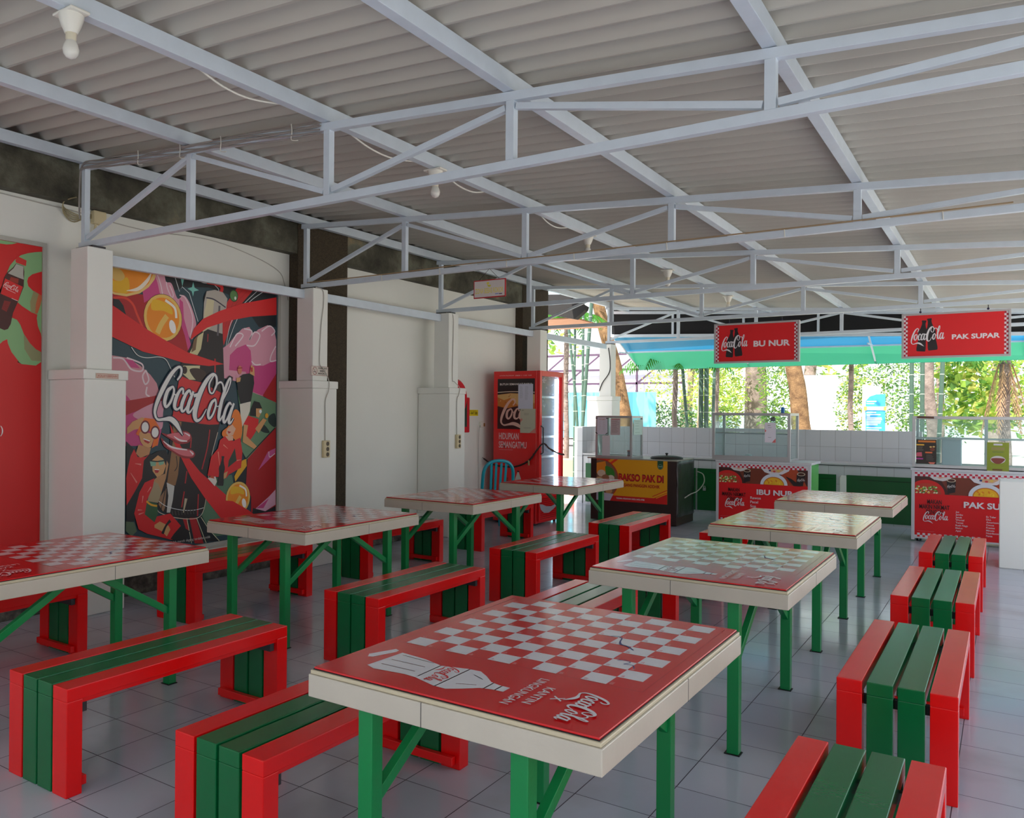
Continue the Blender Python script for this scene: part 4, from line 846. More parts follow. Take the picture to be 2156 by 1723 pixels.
# ------------------------------------------------------------- the two red menu carts
CR = (226, 12, 22)
def menu_cart(x0, y0, W, D, H, label, title, l1, l2, side):
    t = thing('food_cart', (x0, y0, 0), label, 'food cart', 'red menu carts')
    alu = paint('white aluminium', (206, 206, 210), .4)
    m = MB(); m.box(.012, .012, .04, W-.012, D, H-.03, side); m.build('cart_body', t)
    m = MB()
    for a_ in (0, W-.035): m.box(a_, -.004, .02, a_+.035, .035, H-.03, alu)
    m.box(.035, -.004, .04, W-.035, .012, .06, alu); m.box(.035, -.004, H-.05, W-.035, .012, H-.03, alu); m.build('corner_frame', t, bevel=.002)
    m = MB(); m.box(-.01, -.01, H-.03, W+.01, D+.01, H, alu); m.build('cart_top', t, bevel=.003)
    for x in (.06, W-.06):
        for y in (.08, D-.08):
            m = MB(); m.lathe((x-.012, y, .033), [(.006, 0), (.033, 0), (.033, .024), (.006, .024)], BLACK, 16, 'x'); m.box(x-.02, y-.015, .04, x+.02, y+.015, .062, ALU); m.build('caster', t)
    bu0, bu1, bv0, bv1 = .035, W-.035, .055, H-.045
    MB().box(bu0, -.003, bv0, bu1, .012, bv1, paint('print ink %d %d %d' % CR, CR, .4)).build('front_panel', t)
    a = Art((0, -.003, 0), (1, 0, 0), (0, 0, 1), .00012, .4); w_ = bu1-bu0
    cs = .0270; n = int(w_/cs);  WH = (222, 216, 220); CK = (196, 30, 60)
    a.rect(bu0, bv1-2*cs*.95, bu1, bv1, WH)
    for i in range(n):
        j = i % 2; a.rect(bu0+i*cs, bv1-(j+1)*cs*.95, bu0+(i+1)*cs, bv1-j*cs*.95, CK, bump=False)
        if i % 5 == 2: a.ell(bu0+(i+.5)*cs, bv1-((1-j)+.5)*cs*.95, cs*.28, cs*.2, (232, 140, 160), bump=False)
    a.L += 1
    for i in range(n):
        if abs(i-n/2) > 5:
            j = i % 2; a.rect(bu0+i*cs, bv0+j*cs*.95, bu0+(i+1)*cs, bv0+(j+1)*cs*.95, WH, bump=False)
    a.L += 1
    ft = bv1-2*cs*.95; fb = ft-.205; q = .975
    a.rect(bu0, fb, bu1, ft, (74, 34, 28)); a.L += 0
    a.poly([(bu0+.25*q, ft), (bu0+.62*q, ft), (bu0+.72*q, fb), (bu0+.36*q, fb)], (120, 50, 30)); a.poly([(bu0+.78*q, ft), (bu0+1.0*q, ft), (bu0+1.12*q, fb), (bu0+.85*q, fb)], (176, 66, 28))
    a.poly([(bu0+.15*q, ft), (bu0+.20*q, ft-.035), (bu0+.29*q, ft-.048), (bu0+.36*q, ft-.03), (bu0+.38*q, ft)], (220, 214, 214)); a.poly([(bu0+.22*q, ft), (bu0+.26*q, ft-.02), (bu0+.33*q, ft)], (228, 170, 140))
    pts = [(bu0+.12*q+.19*q*math.cos(t_), fb+.165*math.sin(t_)) for t_ in [PI*k/20 for k in range(21)]]; a.poly([(max(bu0, x), y) for x, y in pts], (214, 30, 26))
    pts = [(bu0+.12*q+.155*q*math.cos(t_), fb+.125*math.sin(t_)) for t_ in [PI*k/20 for k in range(21)]]; a.poly([(max(bu0, x), y) for x, y in pts], (196, 60, 40))
    rr = random.Random(3)
    for k in range(46):
        x, y = bu0+.12*q+rr.uniform(-.115, .11)*q, fb+rr.uniform(.01, .085)
        if x < bu0+.012: continue
        c_ = rr.choice([(232, 228, 190), (226, 222, 180), (70, 120, 40), (214, 220, 150), (120, 170, 60), (236, 180, 60)]); a.poly([(x-.014, y-.006), (x+.004, y-.010), (x+.014, y+.004), (x, y+.012)], c_)
    def glass_of_cola(cx, top, s_, tilt=0.):
        a.poly([(cx-.042*s_, top), (cx+.042*s_, top), (cx+.036*s_-tilt, top-.13*s_), (cx-.034*s_-tilt, max(fb, top-.15*s_))], (34, 20, 22)); a.ell(cx, top, .042*s_, .020*s_, (206, 186, 160)); a.ell(cx, top, .033*s_, .014*s_, (70, 30, 20)); a.script(cx-.040*s_, top-.075*s_, .078*s_, (214, 206, 206))
    glass_of_cola(bu0+.375*q, ft-.035, 1.05)
    a.poly([(bu0+.56*q, ft), (bu0+.60*q, ft-.045), (bu0+.70*q, ft-.075), (bu0+.82*q, ft-.065), (bu0+.90*q, ft-.02), (bu0+.91*q, ft)], (222, 216, 222)); a.poly([(bu0+.64*q, ft), (bu0+.68*q, ft-.04), (bu0+.78*q, ft-.045), (bu0+.83*q, ft-.015), (bu0+.84*q, ft)], (214, 170, 130)); a.ell(bu0+.665*q, ft-.02, .014, .012, (50, 50, 110)); a.ell(bu0+.72*q, ft-.03, .016, .012, (206, 60, 60)); a.ell(bu0+.77*q, ft-.02, .018, .012, (226, 190, 90))
    for r1, r2, c_ in ((.170, .145, (216, 220, 230)), (.130, .105, (206, 120, 30)), (.118, .092, (236, 178, 30))):
        a.poly([(bu0+.715*q+r1*q*math.cos(t_), fb+r2*math.sin(t_)) for t_ in [PI*k/20 for k in range(21)]], c_)
    for k in range(18): a.ell(bu0+.715*q+rr.uniform(-.085, .085)*q, fb+rr.uniform(.015, .055), .016, .009, rr.choice([(246, 200, 50), (226, 130, 24), (240, 186, 30)]), rr.uniform(0, 3), 10)
    a.poly([(bu0+.86*q, ft-.085), (bu0+.94*q, ft-.12), (bu0+1.05*q, fb), (bu0+.96*q, fb)], (40, 22, 22)); glass_of_cola(bu0+1.05*q, ft-.05, 1.15, .02)
    DK_ = (60, 8, 12); k = q
    a.text('MAKAN', bu0+.205*k, fb-.115, .050, DK_, .022, 'c', wid=.15*k); a.text('MAKIN NIKMAT', bu0+.205*k, fb-.175, .050, DK_, .022, 'c', wid=.31*k); a.text('DENGAN', bu0+.205*k, fb-.235, .050, DK_, .022, 'c', wid=.17*k)
    a.script(bu0+.085*k, fb-.30, .26*k, (232, 222, 224), fat=1.05, hs=1.15, shear=-.04)
    a.text(title, bu0+.50*k, fb-.135, .065, (232, 224, 228), .035, wid=(.46 if len(title) < 9 else .56)*k)
    hh = .034 if len(l1) < 5 else .0195
    for i, s_ in enumerate(l1): a.text(s_, bu0+.42*k, fb-.20-i*hh*1.6, hh, (232, 214, 218), .015, bump=False)
    for i, s_ in enumerate(l2): a.text(s_, bu0+.72*k, fb-.235-i*.031, .0195, (232, 214, 218), .015, bump=False)
    a.L += 1; a.rect(bu0+.03, bv0+.075, bu0+.20, bv0+.078, (226, 120, 130))
    a.build('front_print', t); return t
SIDEG = paint('bright green side panel', (40, 178, 40), .25, .5, coat=.4)
menu_cart(2.185, 8.07, 1.17, .60, .882, 'red menu cart reading IBU NUR with a bright green side', 'IBU NUR', ['Rawon', 'Pecel', 'Sop', 'Soto'], [], SIDEG)
menu_cart(4.45, 8.09, 1.62, .60, .875, 'red menu cart reading PAK SUPAR, at the right beside the white block', 'PAK SUPAR', ['Jus', 'Jambu', 'Jeruk', 'Wortel', 'Tomat', 'Buah Naga', 'Melon', 'Apel'], ['Es Teler', 'DLL', 'Americano', 'Cocoa', 'Frestea', 'Minute', 'Nutriboost', 'Fanta'], paint('white aluminium', (206, 206, 210), .4))
dc1 = display_case(2.13, 8.06, .882, 3.112, 8.60, 1.515, 'middle glass case with an inner shelf, on the cart reading IBU NUR', shelf=.36)
MB().box(0, 0, 0, .94, .01, .06, ALU).build('front_sill', dc1).location = (.02, -.006, .004)
dc2 = display_case(4.455, 8.095, .885, 6.05, 8.62, 1.492, 'wide glass case with menu cards, at the right on the cart reading PAK SUPAR', mullion=.70, shelf=.345)
m = MB(); m.bar((.05, -.004, .595), (.22, -.004, .59), .012, .022, paint('rusty brown', (92, 60, 44), .6)); m.build('rusty_strip', dc2)
def nopq(a, w, h):
    a.text('QRIS', w*.25, h*.84, .012, (70, 70, 80), .01); a.poly([(0, h*.5), (w*.16, h*.58), (0, h*.68)], (214, 110, 110)); a.poly([(w, 0), (w*.65, 0), (w, h*.22)], (214, 110, 110)); lines(a, w*.3, w*.7, [h*.74, h*.25], (120, 120, 130))
sheet('payment_card', 2.80, 1.13, 2.935, 1.39, 8.072, 'white payment card on the middle glass case', 'payment card', (232, 228, 240), nopq)
t = thing('drink_bottle', (2.86, 8.25, 1.2485), 'bottle with a blue top standing inside the middle glass case', 'bottle')
MB().lathe((0, 0, 0), [(.036, 0), (.038, .02), (.036, .12), (.016, .16)], GLASS2, 16).build('bottle_body', t, smooth=True); MB().lathe((0, 0, .16), [(.03, 0), (.032, .04), (.02, .055)], BLACK, 16).build('bottle_collar', t, smooth=True)
o = MB().lathe((2.915, 8.62, 1.515), [(.024, 0), (.024, .065), (.018, .08)], paint('blue plastic', (30, 110, 190), .4), 16).build('blue_cup', smooth=True); tag(o, 'small blue cup standing on top of the middle glass case', 'cup')
o.location = (0, -.05, 0)
bm_ = bmesh.new(); bmesh.ops.create_icosphere(bm_, subdivisions=3, radius=.05)
for v in bm_.verts: v.co *= 1+.35*noise.noise(v.co*28); v.co.z = max(-.028, v.co.z*.7)
me_ = bpy.data.meshes.new('plastic_bag'); bm_.to_mesh(me_); bm_.free(); me_.materials.append(paint('crumpled white plastic', (226, 230, 232), .3)); o = bpy.data.objects.new('plastic_bag', me_); COL.objects.link(o); o.location = (2.57, 8.22, .932); tag(o, 'crumpled white plastic bag on the floor of the middle glass case', 'plastic bag')
def mc1(a, w, h):
    a.rect(w*.1, h*.88, w*.95, h*.96, (206, 120, 50)); a.rect(w*.02, h*.75, w*.4, h*.81, (220, 170, 60)); a.rect(w*.45, h*.44, w*.8, h*.5, (220, 110, 60)); a.poly([(0, h*.3), (w*.3, h*.3), (w*.28, h*.48), (w*.03, h*.46)], (206, 90, 110)); a.rect(0, h*.18, w*.35, h*.24, (180, 70, 150))
    a.ell(w*.8, h*.6, w*.12, h*.07, (120, 60, 40)); a.ell(w*.72, h*.7, w*.06, h*.03, (220, 180, 110)); a.ell(w*.87, h*.71, w*.06, h*.03, (220, 180, 110)); a.poly([(w*.6, h*.08), (w*.95, h*.08), (w*.88, 0), (w*.7, 0)], (226, 120, 100)); lines(a, w*.05, w*.4, [h*(.7-.04*k) for k in range(5)], (120, 110, 100)); lines(a, w*.5, w*.9, [h*(.36-.05*k) for k in range(5)], (110, 104, 100))
sheet('menu_card', 4.495, .925, 4.70, 1.215, 8.108, 'dark menu card with orange lettering, in the wide glass case', 'menu card', (58, 50, 44), mc1)
def mc2(a, w, h):
    a.rect(w*.3, h*.9, w*.7, h*.96, (206, 200, 206)); a.rect(w*.2, h*.74, w*.8, h*.84, (150, 140, 80)); a.rect(w*.25, h*.66, w*.75, h*.7, (120, 130, 60)); a.ell(w*.5, h*.42, w*.34, h*.13, (206, 200, 200)); a.poly([(w*.2, h*.46), (w*.8, h*.46), (w*.62, h*.3), (w*.36, h*.3)], (130, 60, 50), True); a.rect(w*.25, h*.06, w*.7, h*.11, (110, 70, 40)); lines(a, w*.2, w*.8, [h*.2, h*.15], (150, 160, 60))
sheet('menu_card', 5.19, .86, 5.395, 1.20, 8.085, 'olive green menu card with a bowl picture, leaning on the wide glass case', 'menu card', (138, 150, 44), mc2)
t = thing('plastic_container', (4.74, 8.30, .906), 'large white plastic container inside the wide glass case', 'container')
MB().box(0, 0, 0, .20, .16, .32, paint('milky white plastic', (214, 218, 226), .3)).build('container_body', t, bevel=.012); MB().box(-.03, -.01, .32, .17, .17, .335, paint('milky white plastic', (214, 218, 226), .3)).build('container_lid', t, bevel=.004)

# ------------------------------------------------------------- white block at the right edge
o = MB().box(5.316, 6.60, 0, 6.5, 7.15, .855, PILLARW).build('white_block', bevel=.008); tag(o, 'plain white plastered block at the right picture edge', 'low wall')

# ------------------------------------------------------------- hanging signs under the fourth truss
def name_sign(x0, txt, label):
    t = thing('hanging_sign', (x0, 7.38, 2.138), label, 'sign', 'red name signs hanging from the fourth truss')
    W, H = 1.0, .50; FR = paint('grey sign frame', (176, 170, 172), .4)
    m = MB(); f = .022
    m.box(0, -.03, 0, W, .03, f, FR); m.box(0, -.03, H-f, W, .03, H, FR); m.box(0, -.03, f, f, .03, H-f, FR); m.box(W-f, -.03, f, W, .03, H-f, FR); m.build('sign_frame', t, bevel=.002)
    MB().box(f, -.02, f, W-f, .02, H-f, paint('print ink 220 10 22', (220, 10, 22), .4)).build('sign_panel', t)
    a = Art((0, -.02, 0), (1, 0, 0), (0, 0, 1), .00012, .4); WH = (226, 214, 218)
    s = .0228
    for side in (0, 1):
        ub = f if side == 0 else W-f-2*s*.8
        a.rect(ub, f, ub+2*s*.8, H-f, WH, bump=False)
    a.L += 1
    n = int((H-2*f)/s)
    for side in (0, 1):
        ub = f if side == 0 else W-f-2*s*.8
        for j in range(n):
            i = (j+side) % 2; a.rect(ub+i*s*.8, f+j*s, ub+(i+1)*s*.8, f+(j+1)*s, (176, 24, 50), bump=False)
    a.L += 1
    a.bottle(.185, .075, .345, (26, 14, 20), rot=-.09); a.bottle(.300, .085, .355, (26, 14, 20), rot=.10)
    a.script(.085, .195, .32, (232, 226, 230), fat=1.12, hs=1.35, rot=.02)
    wd = {'BU NUR': .42, 'PAK SUPAR': .43}[txt]
    a.text(txt, .475, .20, .068 if txt == 'BU NUR' else .050, (232, 222, 226), .035, wid=wd)
    a.build('sign_print', t)
    for x in (.18, .80):
        m = MB(); m.tube([(x, 0, H), (x, 0, H+.055)], .004, BLACK); m.lathe((x, -.03, H+.012), [(.004, 0), (.012, .003), (.012, .012), (.004, .015)], paint('navy knot', (24, 20, 60), .5), 10, 'y'); m.build('hanger', t)
    return t
name_sign(2.345, 'BU NUR', 'red hanging sign reading BU NUR, the left of the two red signs')
name_sign(4.405, 'PAK SUPAR', 'red hanging sign reading PAK SUPAR, the right of the two red signs')
# yellow lettered sign under the second truss
t = thing('hanging_sign', (1.706, 2.545, 2.455), 'small red framed hanging sign with faded yellow ZONA BEBAS ROKOK lettering', 'sign')
FRd = paint('sign red frame', (176, 26, 36), .45)
W, H = .308, .152
MB().box(0, 0, 0, W, .010, H, FRd).build('sign_frame', t, bevel=.002); MB().box(.009, -.0015, .009, W-.009, 0, H-.009, paint('print ink 206 198 194', (206, 198, 194), .6)).build('sign_panel', t)
a = Art((0, -.0015, 0), (1, 0, 0), (0, 0, 1)); Y = (222, 206, 70)
a.text('ZONA BEBAS ROKOK', .017, .040, .042, Y, .01, wid=.272); a.ell(.140, .122, .013, .009, Y); a.poly([(.135, .115), (.15, .104), (.165, .108), (.17, .096), (.152, .09), (.138, .098)], (200, 190, 40)); a.rect(.21, .024, .243, .030, (90, 110, 190)); a.rect(.247, .022, .276, .030, (90, 70, 90)); a.build('sign_print', t)
m = MB(); m.tube([(.05, .005, H), (.15, .005, H+.092), (.245, .005, H)], .0018, BLACK); m.build('hanging_string', t)

# ============================================================= THINGS ALONG THE WALL
# --- red drinks fridge, glass door facing the hall
FRD = paint('fridge red', (220, 4, 10), .32, .5, coat=.3)
t = thing('drinks_fridge', (-.30, 6.37, 0), 'tall red glass doored cola drinks fridge standing against the left wall', 'fridge')
W, D, H = .70, .71, 2.05
m = MB()
m.box(0, 0, .03, W-.05, .03, H, FRD); m.box(0, D-.03, .03, W-.05, D, H, FRD); m.box(0, .03, .03, .03, D-.03, H, FRD)
m.box(.03, .03, H-.05, W-.05, D-.03, H, FRD); m.box(.03, .03, .03, W-.05, D-.03, .40, FRD); m.build('cabinet', t, bevel=.006)
m = MB(); m.box(.031, .031, .40, .034, D-.031, H-.05, paint('grey fridge lining', (176, 182, 190), .4)); m.box(.034, D-.034, .40, W-.06, D-.031, H-.05, paint('grey fridge lining', (176, 182, 190), .4)); m.build('inner_lining', t)
m = MB(); x0 = W-.048
m.box(x0, 0, .40, W, .055, H, FRD); m.box(x0, D-.055, .40, W, D, H, FRD); m.box(x0, .055, H-.07, W, D-.055, H, FRD); m.box(x0, .055, .40, W, D-.055, .46, FRD)
dr = m.build('door', t, bevel=.004)
m = MB(); m.box(x0+.016, .055, .46, x0+.022, D-.055, H-.07, GLASS); m.build('door_glass', dr)
m = MB(); m.tube([(W, .028, .95), (W+.035, .028, .97), (W+.035, .028, 1.30), (W, .028, 1.32)], .009, DGREY); m.build('door_handle', dr, smooth=True)
LED = paint('lit led strip', (225, 236, 255), .5, emit=30.)
m = MB(); m.box(W-.095, D-.085, .47, W-.062, D-.036, H-.09, LED); m.build('led_strip', t)
wr = paint('white wire shelf', (220, 224, 228), .4)
for k in range(5):
    z = .62+k*.27; m = MB()
    for j in range(17): m.bar((.04, .05+j*.038, z), (W-.12, .05+j*.038, z), .005, .005, wr)
    m.box(W-.125, .04, z-.006, W-.118, D-.04, z+.022, wr); m.build('shelf', t)
m = MB(); m.box(W-.052, .02, .06, W-.012, D-.02, .385, FRD); gr = m.build('lower_grille', t, bevel=.004)
a = Art((W-.012, 0, 0), (0, 1, 0), (0, 0, 1), .0006, .4)
for r_ in range(11):
    for c_ in range(15):
        u_, v_ = .06+c_*.040, .085+r_*.026
        a.rect(u_, v_, u_+.026, v_+.013, (96, 4, 8), bump=False)
a.L = 3; a.poly([(.03, .29), (.06, .22), (.16, .165), (.30, .155), (.46, .20), (.66, .30), (.50, .255), (.36, .235), (.22, .25), (.10, .285)], (160, 158, 164))
a.build('grille_print', gr)
m = MB()
for x in (.06, W-.10):
    for y in (.06, D-.06): m.lathe((x, y, 0), [(.02, 0), (.02, .03)], BLACK, 12)
m.build('foot', t)
a = Art((0, 0, 0), (1, 0, 0), (0, 0, 1), .00012, .35)   # side panel print
bx0, bx1, bz0, bz1 = .062, .622, 1.272, 1.948
a.text('LAYANAN PELANGGAN', .09, 1.985, .012, (236, 190, 190), .0, wid=.22); a.text('0800 1 123 123', .33, 1.982, .015, (236, 190, 190), .0, wid=.24)
a.rect(bx0, bz0, bx1, bz1, (22, 14, 16)); a.poly([(bx0, 1.56), (bx0+.1, 1.50), (bx0+.3, 1.55), (bx1, 1.50), (bx1, 1.74), (bx0+.2, 1.755), (bx0, 1.735)], (188, 112, 44))
a.poly([(bx0, 1.70), (bx0+.1, 1.66), (bx0+.2, 1.69), (bx0+.3, 1.60), (bx1, 1.62), (bx1, 1.735), (bx0+.2, 1.752), (bx0, 1.73)], (206, 164, 104)); a.poly([(bx0, 1.58), (bx0+.14, 1.55), (bx0+.3, 1.58), (bx1, 1.54), (bx1, bz0), (bx0, bz0)], (50, 14, 18))
rr = random.Random(5)
for k in range(26): a.ell(rr.uniform(bx0+.01, bx1-.01), rr.uniform(1.60, 1.74), rr.uniform(.003, .012), rr.uniform(.003, .009), rr.choice([(222, 186, 130), (160, 90, 30), (190, 120, 60)]), 0, 10, False)
a.L += 1; a.rib([(bx0, 1.765), (.25, 1.775), (.45, 1.772), (bx1, 1.765)], .010, (214, 196, 176))
a.text('BUTUH SEMANGAT BARU?', bx0+.035, 1.862, .026, (224, 216, 216), .02, wid=.48)
a.script(bx0+.03, 1.40, .95, (214, 172, 160), fat=1.0, hs=.92, upto=4)
a.text('HIDUPKAN', .088, 1.135, .085, (226, 180, 184), .02, wid=.30); a.text('SEMANGATMU', .086, 1.02, .085, (226, 180, 184), .02, wid=.42); a.rect(.088, .992, .30, .996, (220, 150, 156))
a.bottle(.385, .42, .30, (70, 24, 24)); a.poly([(.375, .70), (.395, .70), (.425, .62), (.45, .53), (.32, .53), (.345, .62)], (206, 196, 186)); a.bottle(.22, .44, .18, (150, 40, 36))
a.build('side_print', t)
def d4(a, w, h): lines(a, w*.1, w*.35, [h*(.9-.035*k) for k in range(14)], (150, 154, 170), .003); lines(a, w*.45, w*.7, [h*(.9-.035*k) for k in range(16)], (150, 154, 170), .003)
sheet('paper_notice', .078, 1.542, .297, 1.875, 6.3685, 'white printed sheet on the side of the red fridge, above the payment card', 'notice', (196, 198, 216), d4)
def d5(a, w, h): a.text('QRIS', w*.08, h*.92, .012, (100, 96, 90), .01); a.poly([(0, h*.42), (w*.16, h*.55), (w*.12, h*.6), (0, h*.58)], (206, 130, 120)); a.poly([(w*.6, 0), (w, 0), (w, h*.22)], (206, 130, 120)); lines(a, w*.25, w*.75, [h*.8, h*.75, h*.2], (130, 126, 116))
sheet('payment_card', .112, 1.225, .337, 1.545, 6.3665, 'grey green payment card on the side of the red fridge', 'payment card', (186, 184, 164), d5)
# dark tinsel cord slung round the fridge
gp = [(-.44, 6.355, .86), (-.30, 6.352, .79), (-.12, 6.352, .765), (.08, 6.352, .78), (.26, 6.352, .87), (.38, 6.355, 1.02), (.43, 6.42, 1.09), (.425, 6.60, 1.02), (.425, 6.85, .95), (.425, 7.05, .92)]
m = MB(); gpc = catmull(gp, False, 8); m.tube(gpc, [.009+.004*random.random() for _ in gpc], paint('dark brown tinsel', (52, 26, 22), .7), 7)
for p in gpc[::2]:
    for k in range(3):
        d_ = Vector((random.uniform(-1, 1), random.uniform(-1, 0), random.uniform(-1, 1)))*.018; m.tube([p, Vector(p)+d_], .003, paint('dark brown tinsel', (52, 26, 22), .7), 4)
m.tube([(.25, 6.35, .87), (.255, 6.345, .80)], .012, paint('dull gold bauble', (150, 120, 70), .4), 8)
tag(m.build('tinsel_garland'), 'dark brown garland slung across the red fridge', 'garland')

# --- teal plastic chair between fridge and tables
t = thing('plastic_chair', (0.0, 5.80, 0), 'teal plastic chair beside the red fridge', 'chair', rz=math.radians(52))
m = MB()
m.prism([(-.21, -.20, .42), (.21, -.20, .42), (.23, .20, .42), (-.23, .20, .42)], (0, 0, .025), TEAL); m.build('seat', t, bevel=.01)
for sx in (-1, 1):
    for sy in (-1, 1):
        m = MB(); m.bar((sx*.18, sy*.17, .42), (sx*.22, sy*.21, 0), .045, .035, TEAL); m.build('leg', t, bevel=.006)
# back: arched frame and slats
ar = [(-.20, -.20, .44), (-.205, -.225, .62), (-.19, -.25, .78), (-.12, -.265, .865), (0, -.27, .89), (.12, -.265, .865), (.19, -.25, .78), (.205, -.225, .62), (.20, -.20, .44)]
m = MB(); ac = catmull(ar, False, 6); m.tube(ac, .022, TEAL, 8); m.build('back_frame', t, smooth=True)
for x in (-.10, -.035, .035, .10):
    m = MB(); m.bar((x*.9, -.205, .44), (x, -.262, .86), .030, .010, TEAL, (0, 1, 0)); m.build('back_slat', t, bevel=.003)

# --- red menu board on the wall
t = thing('menu_board', (-.468, 5.62, 0), 'red framed chalk board with a round cap sign, mostly hidden behind a pillar', 'board')
rb = paint('red board frame', (206, 30, 44), .4)
m = MB(); m.box(0, -.36, 1.225, .03, .36, 1.69, rb); m.build('board_frame', t, bevel=.01)
m = MB(); m.box(.03, -.30, 1.30, .033, .285, 1.64, paint('green chalkboard', (44, 62, 52), .8)); m.build('chalk_panel', t)
m = MB(); m.lathe((0, .05, 1.68), [(.235, 0), (.245, .015), (.22, .04), (.10, .05), (.01, .052)], rb, 32, 'x'); m.build('cap_disc', t, smooth=True)
# yellow sticker
t = thing('yellow_sticker', (-.469, 5.955, 1.445), 'small yellow sticker with dark digits on the bare wall', 'sticker')
MB().box(0, 0, 0, .002, .285, .082, paint('print ink 226 206 30', (226, 206, 30), .5)).build('sticker_sheet', t)
a = Art((.0022, 0, 0), (0, 1, 0), (0, 0, 1)); a.text('DISEWAKAN', .07, .062, .011, (120, 96, 20), .01, wid=.16); a.text('031-847 308', .015, .020, .034, (52, 46, 16), .02, wid=.25); a.build('sticker_print', t)
# wall socket with cord beside the fridge
t = thing('wall_socket', (-.469, 6.27, 1.29), 'cream wall socket with a thin cord, left of the red fridge', 'wall socket')
MB().box(0, 0, 0, .03, .075, .075, PLASTW).build('socket_plate', t, bevel=.005); MB().box(.005, .08, .01, .025, .12, .055, paint('brown plug', (150, 110, 60), .5)).build('plug', t)
MB().tube(catmull([(.02, .02, .03), (.03, -.04, 0), (.02, -.04, -.2), (.015, -.02, -.6), (.015, .0, -1.0), (.015, .03, -1.28)], False, 6), .003, WIREM).build('cord', t, smooth=True)
wire('power_cord', [(-.45, 5.62, .60), (-.43, 5.70, .50), (-.40, 5.80, .40), (-.36, 5.90, .28)], .009, WIREB, 'short black cord hanging against the wall left of the teal chair')
# small plates on the pillars
t = thing('name_plate', (.001, .095, 1.722), 'small cream plate with red lettering on the cap of the nearest pillar', 'plate')
MB().box(0, 0, 0, .004, .19, .038, paint('print ink 206 186 170', (206, 186, 170), .5)).build('plate', t)
a = Art((.0042, 0, 0), (0, 1, 0), (0, 0, 1)); a.rect(.004, .003, .186, .035, (176, 110, 96)); a.rect(.007, .006, .183, .032, (204, 184, 168)); a.text('JAGALAH KEBERSIHAN', .012, .011, .017, (170, 70, 60), .02, wid=.165); a.build('plate_print', t)
t = thing('no_smoking_plate', (-.049, 2.442, 1.838), 'small no smoking plate reading KAWASAN BEBAS MEROKOK on a pillar', 'sign')
MB().box(0, 0, 0, .004, .245, .092, paint('print ink 206 196 186', (206, 196, 186), .5)).build('plate', t)
a = Art((.0042, 0, 0), (0, 1, 0), (0, 0, 1)); B_ = (140, 50, 56)
for q in ((0, 0, .245, .003), (0, .089, .245, .092), (0, 0, .003, .092), (.242, 0, .245, .092)): a.rect(*q, B_, bump=False)
a.ell(.052, .046, .034, .038, (150, 60, 60)); a.ell(.052, .046, .029, .033, (206, 196, 186)); a.rect(.030, .034, .068, .040, (60, 20, 24)); a.rib([(.03, .07), (.072, .022)], .005, (120, 30, 36), False); a.rib([(.062, .05), (.056, .062), (.064, .072)], .002, (80, 60, 60))
for i, s_ in enumerate(('KAWASAN', 'BEBAS', 'MEROKOK')): a.text(s_, .165, .066-i*.026, .015, (60, 44, 44), .03, 'c', wid=(.125, .08, .13)[i], bump=False)
a.build('plate_print', t)
def sockets(x, y, z, label):
    t = thing('socket_strip', (x, y, z), label, 'socket strip', 'socket strips on the pillars')
    MB().box(0, 0, 0, .035, .085, .165, BEIGEP).build('strip_body', t, bevel=.005)
    for k in range(3):
        MB().lathe((.035, .048, .03+k*.052), [(.021, 0), (.021, .002), (.016, .0021), (.016, .003)], DGREY if k < 0 else paint('brown socket hole', (84, 72, 54), .5), 16, 'x').build('socket', t, smooth=True)
sockets(-.006, 2.558, 1.045, 'beige triple socket strip on the second pillar, beside the mural')
sockets(-.006, 4.945, 1.060, 'beige triple socket strip on the third pillar, nearer the fridge')
wire('wall_cable', [(-.05, 2.50, 2.69), (-.045, 2.60, 2.67), (-.044, 2.61, 2.54), (-.044, 2.58, 2.35), (-.044, 2.565, 2.15), (-.040, 2.556, 1.96), (-.035, 2.60, 1.91), (0.004, 2.64, 1.80), (.006, 2.64, 1.70), (.0, 2.60, 1.60), (.0, 2.60, 1.43), (.0, 2.60, 1.21)], .0045, WIREM, 'grey cable running down the second pillar to its sockets', group='cables down the pillars')
wire('wall_cable', [(-.12, 4.90, 2.69), (-.06, 4.93, 2.685), (-.044, 4.945, 2.62), (-.044, 4.948, 2.45), (-.044, 4.935, 1.92), (-.03, 4.96, 1.86), (.006, 5.02, 1.79), (.006, 5.0, 1.70), (0, 4.97, 1.62), (0, 4.975, 1.22)], .0045, WIREM, 'grey cable running down the third pillar to its sockets', group='cables down the pillars')
# junction box, loops and thin cables on the wall
t = thing('junction_box', (-.36, .335, 3.02), 'cream junction box on the concrete beam by the nearest truss', 'junction box')
t.location = (-.47, .345, 2.95)
MB().box(0, 0, 0, .05, .115, .105, BEIGEP).build('box_body', t, bevel=.008)
m = MB(); m.tube(catmull([(.03, .03, 0), (.03, .02, -.05), (.02, -.01, -.09), (.01, -.03, -.12)], False, 5), .010, BEIGEP, 8)
m.build('cable_gland', t, smooth=True)
t = thing('cable_coil', (0, 0, 0), 'yellowed coil of cables beside the cream junction box', 'cable')
for k in range(5):
    wire('cable', [(-.33, .10+.01*k, 3.08+.004*k), (-.40, .08, 3.06), (-.45, .11, 3.03-.012*k), (-.455, .20, 3.0-.016*k), (-.455, .33, 2.99+.006*k), (-.455, .36, 3.01)], .0045, paint('yellowed cable', (150, 138, 104), .6), parent=t)
wire('wall_cable', [(-.463, -.6, 3.04), (-.463, -.02, 3.025), (-.463, .22, 3.02), (-.463, .82, 2.99), (-.463, 1.5, 3.03), (-.463, 2.0, 2.98), (-.463, 2.40, 2.88), (-.463, 2.50, 2.75), (-.463, 2.55, 2.60)], .004, WIREM, 'thin grey cable running along the wall under the concrete beam')
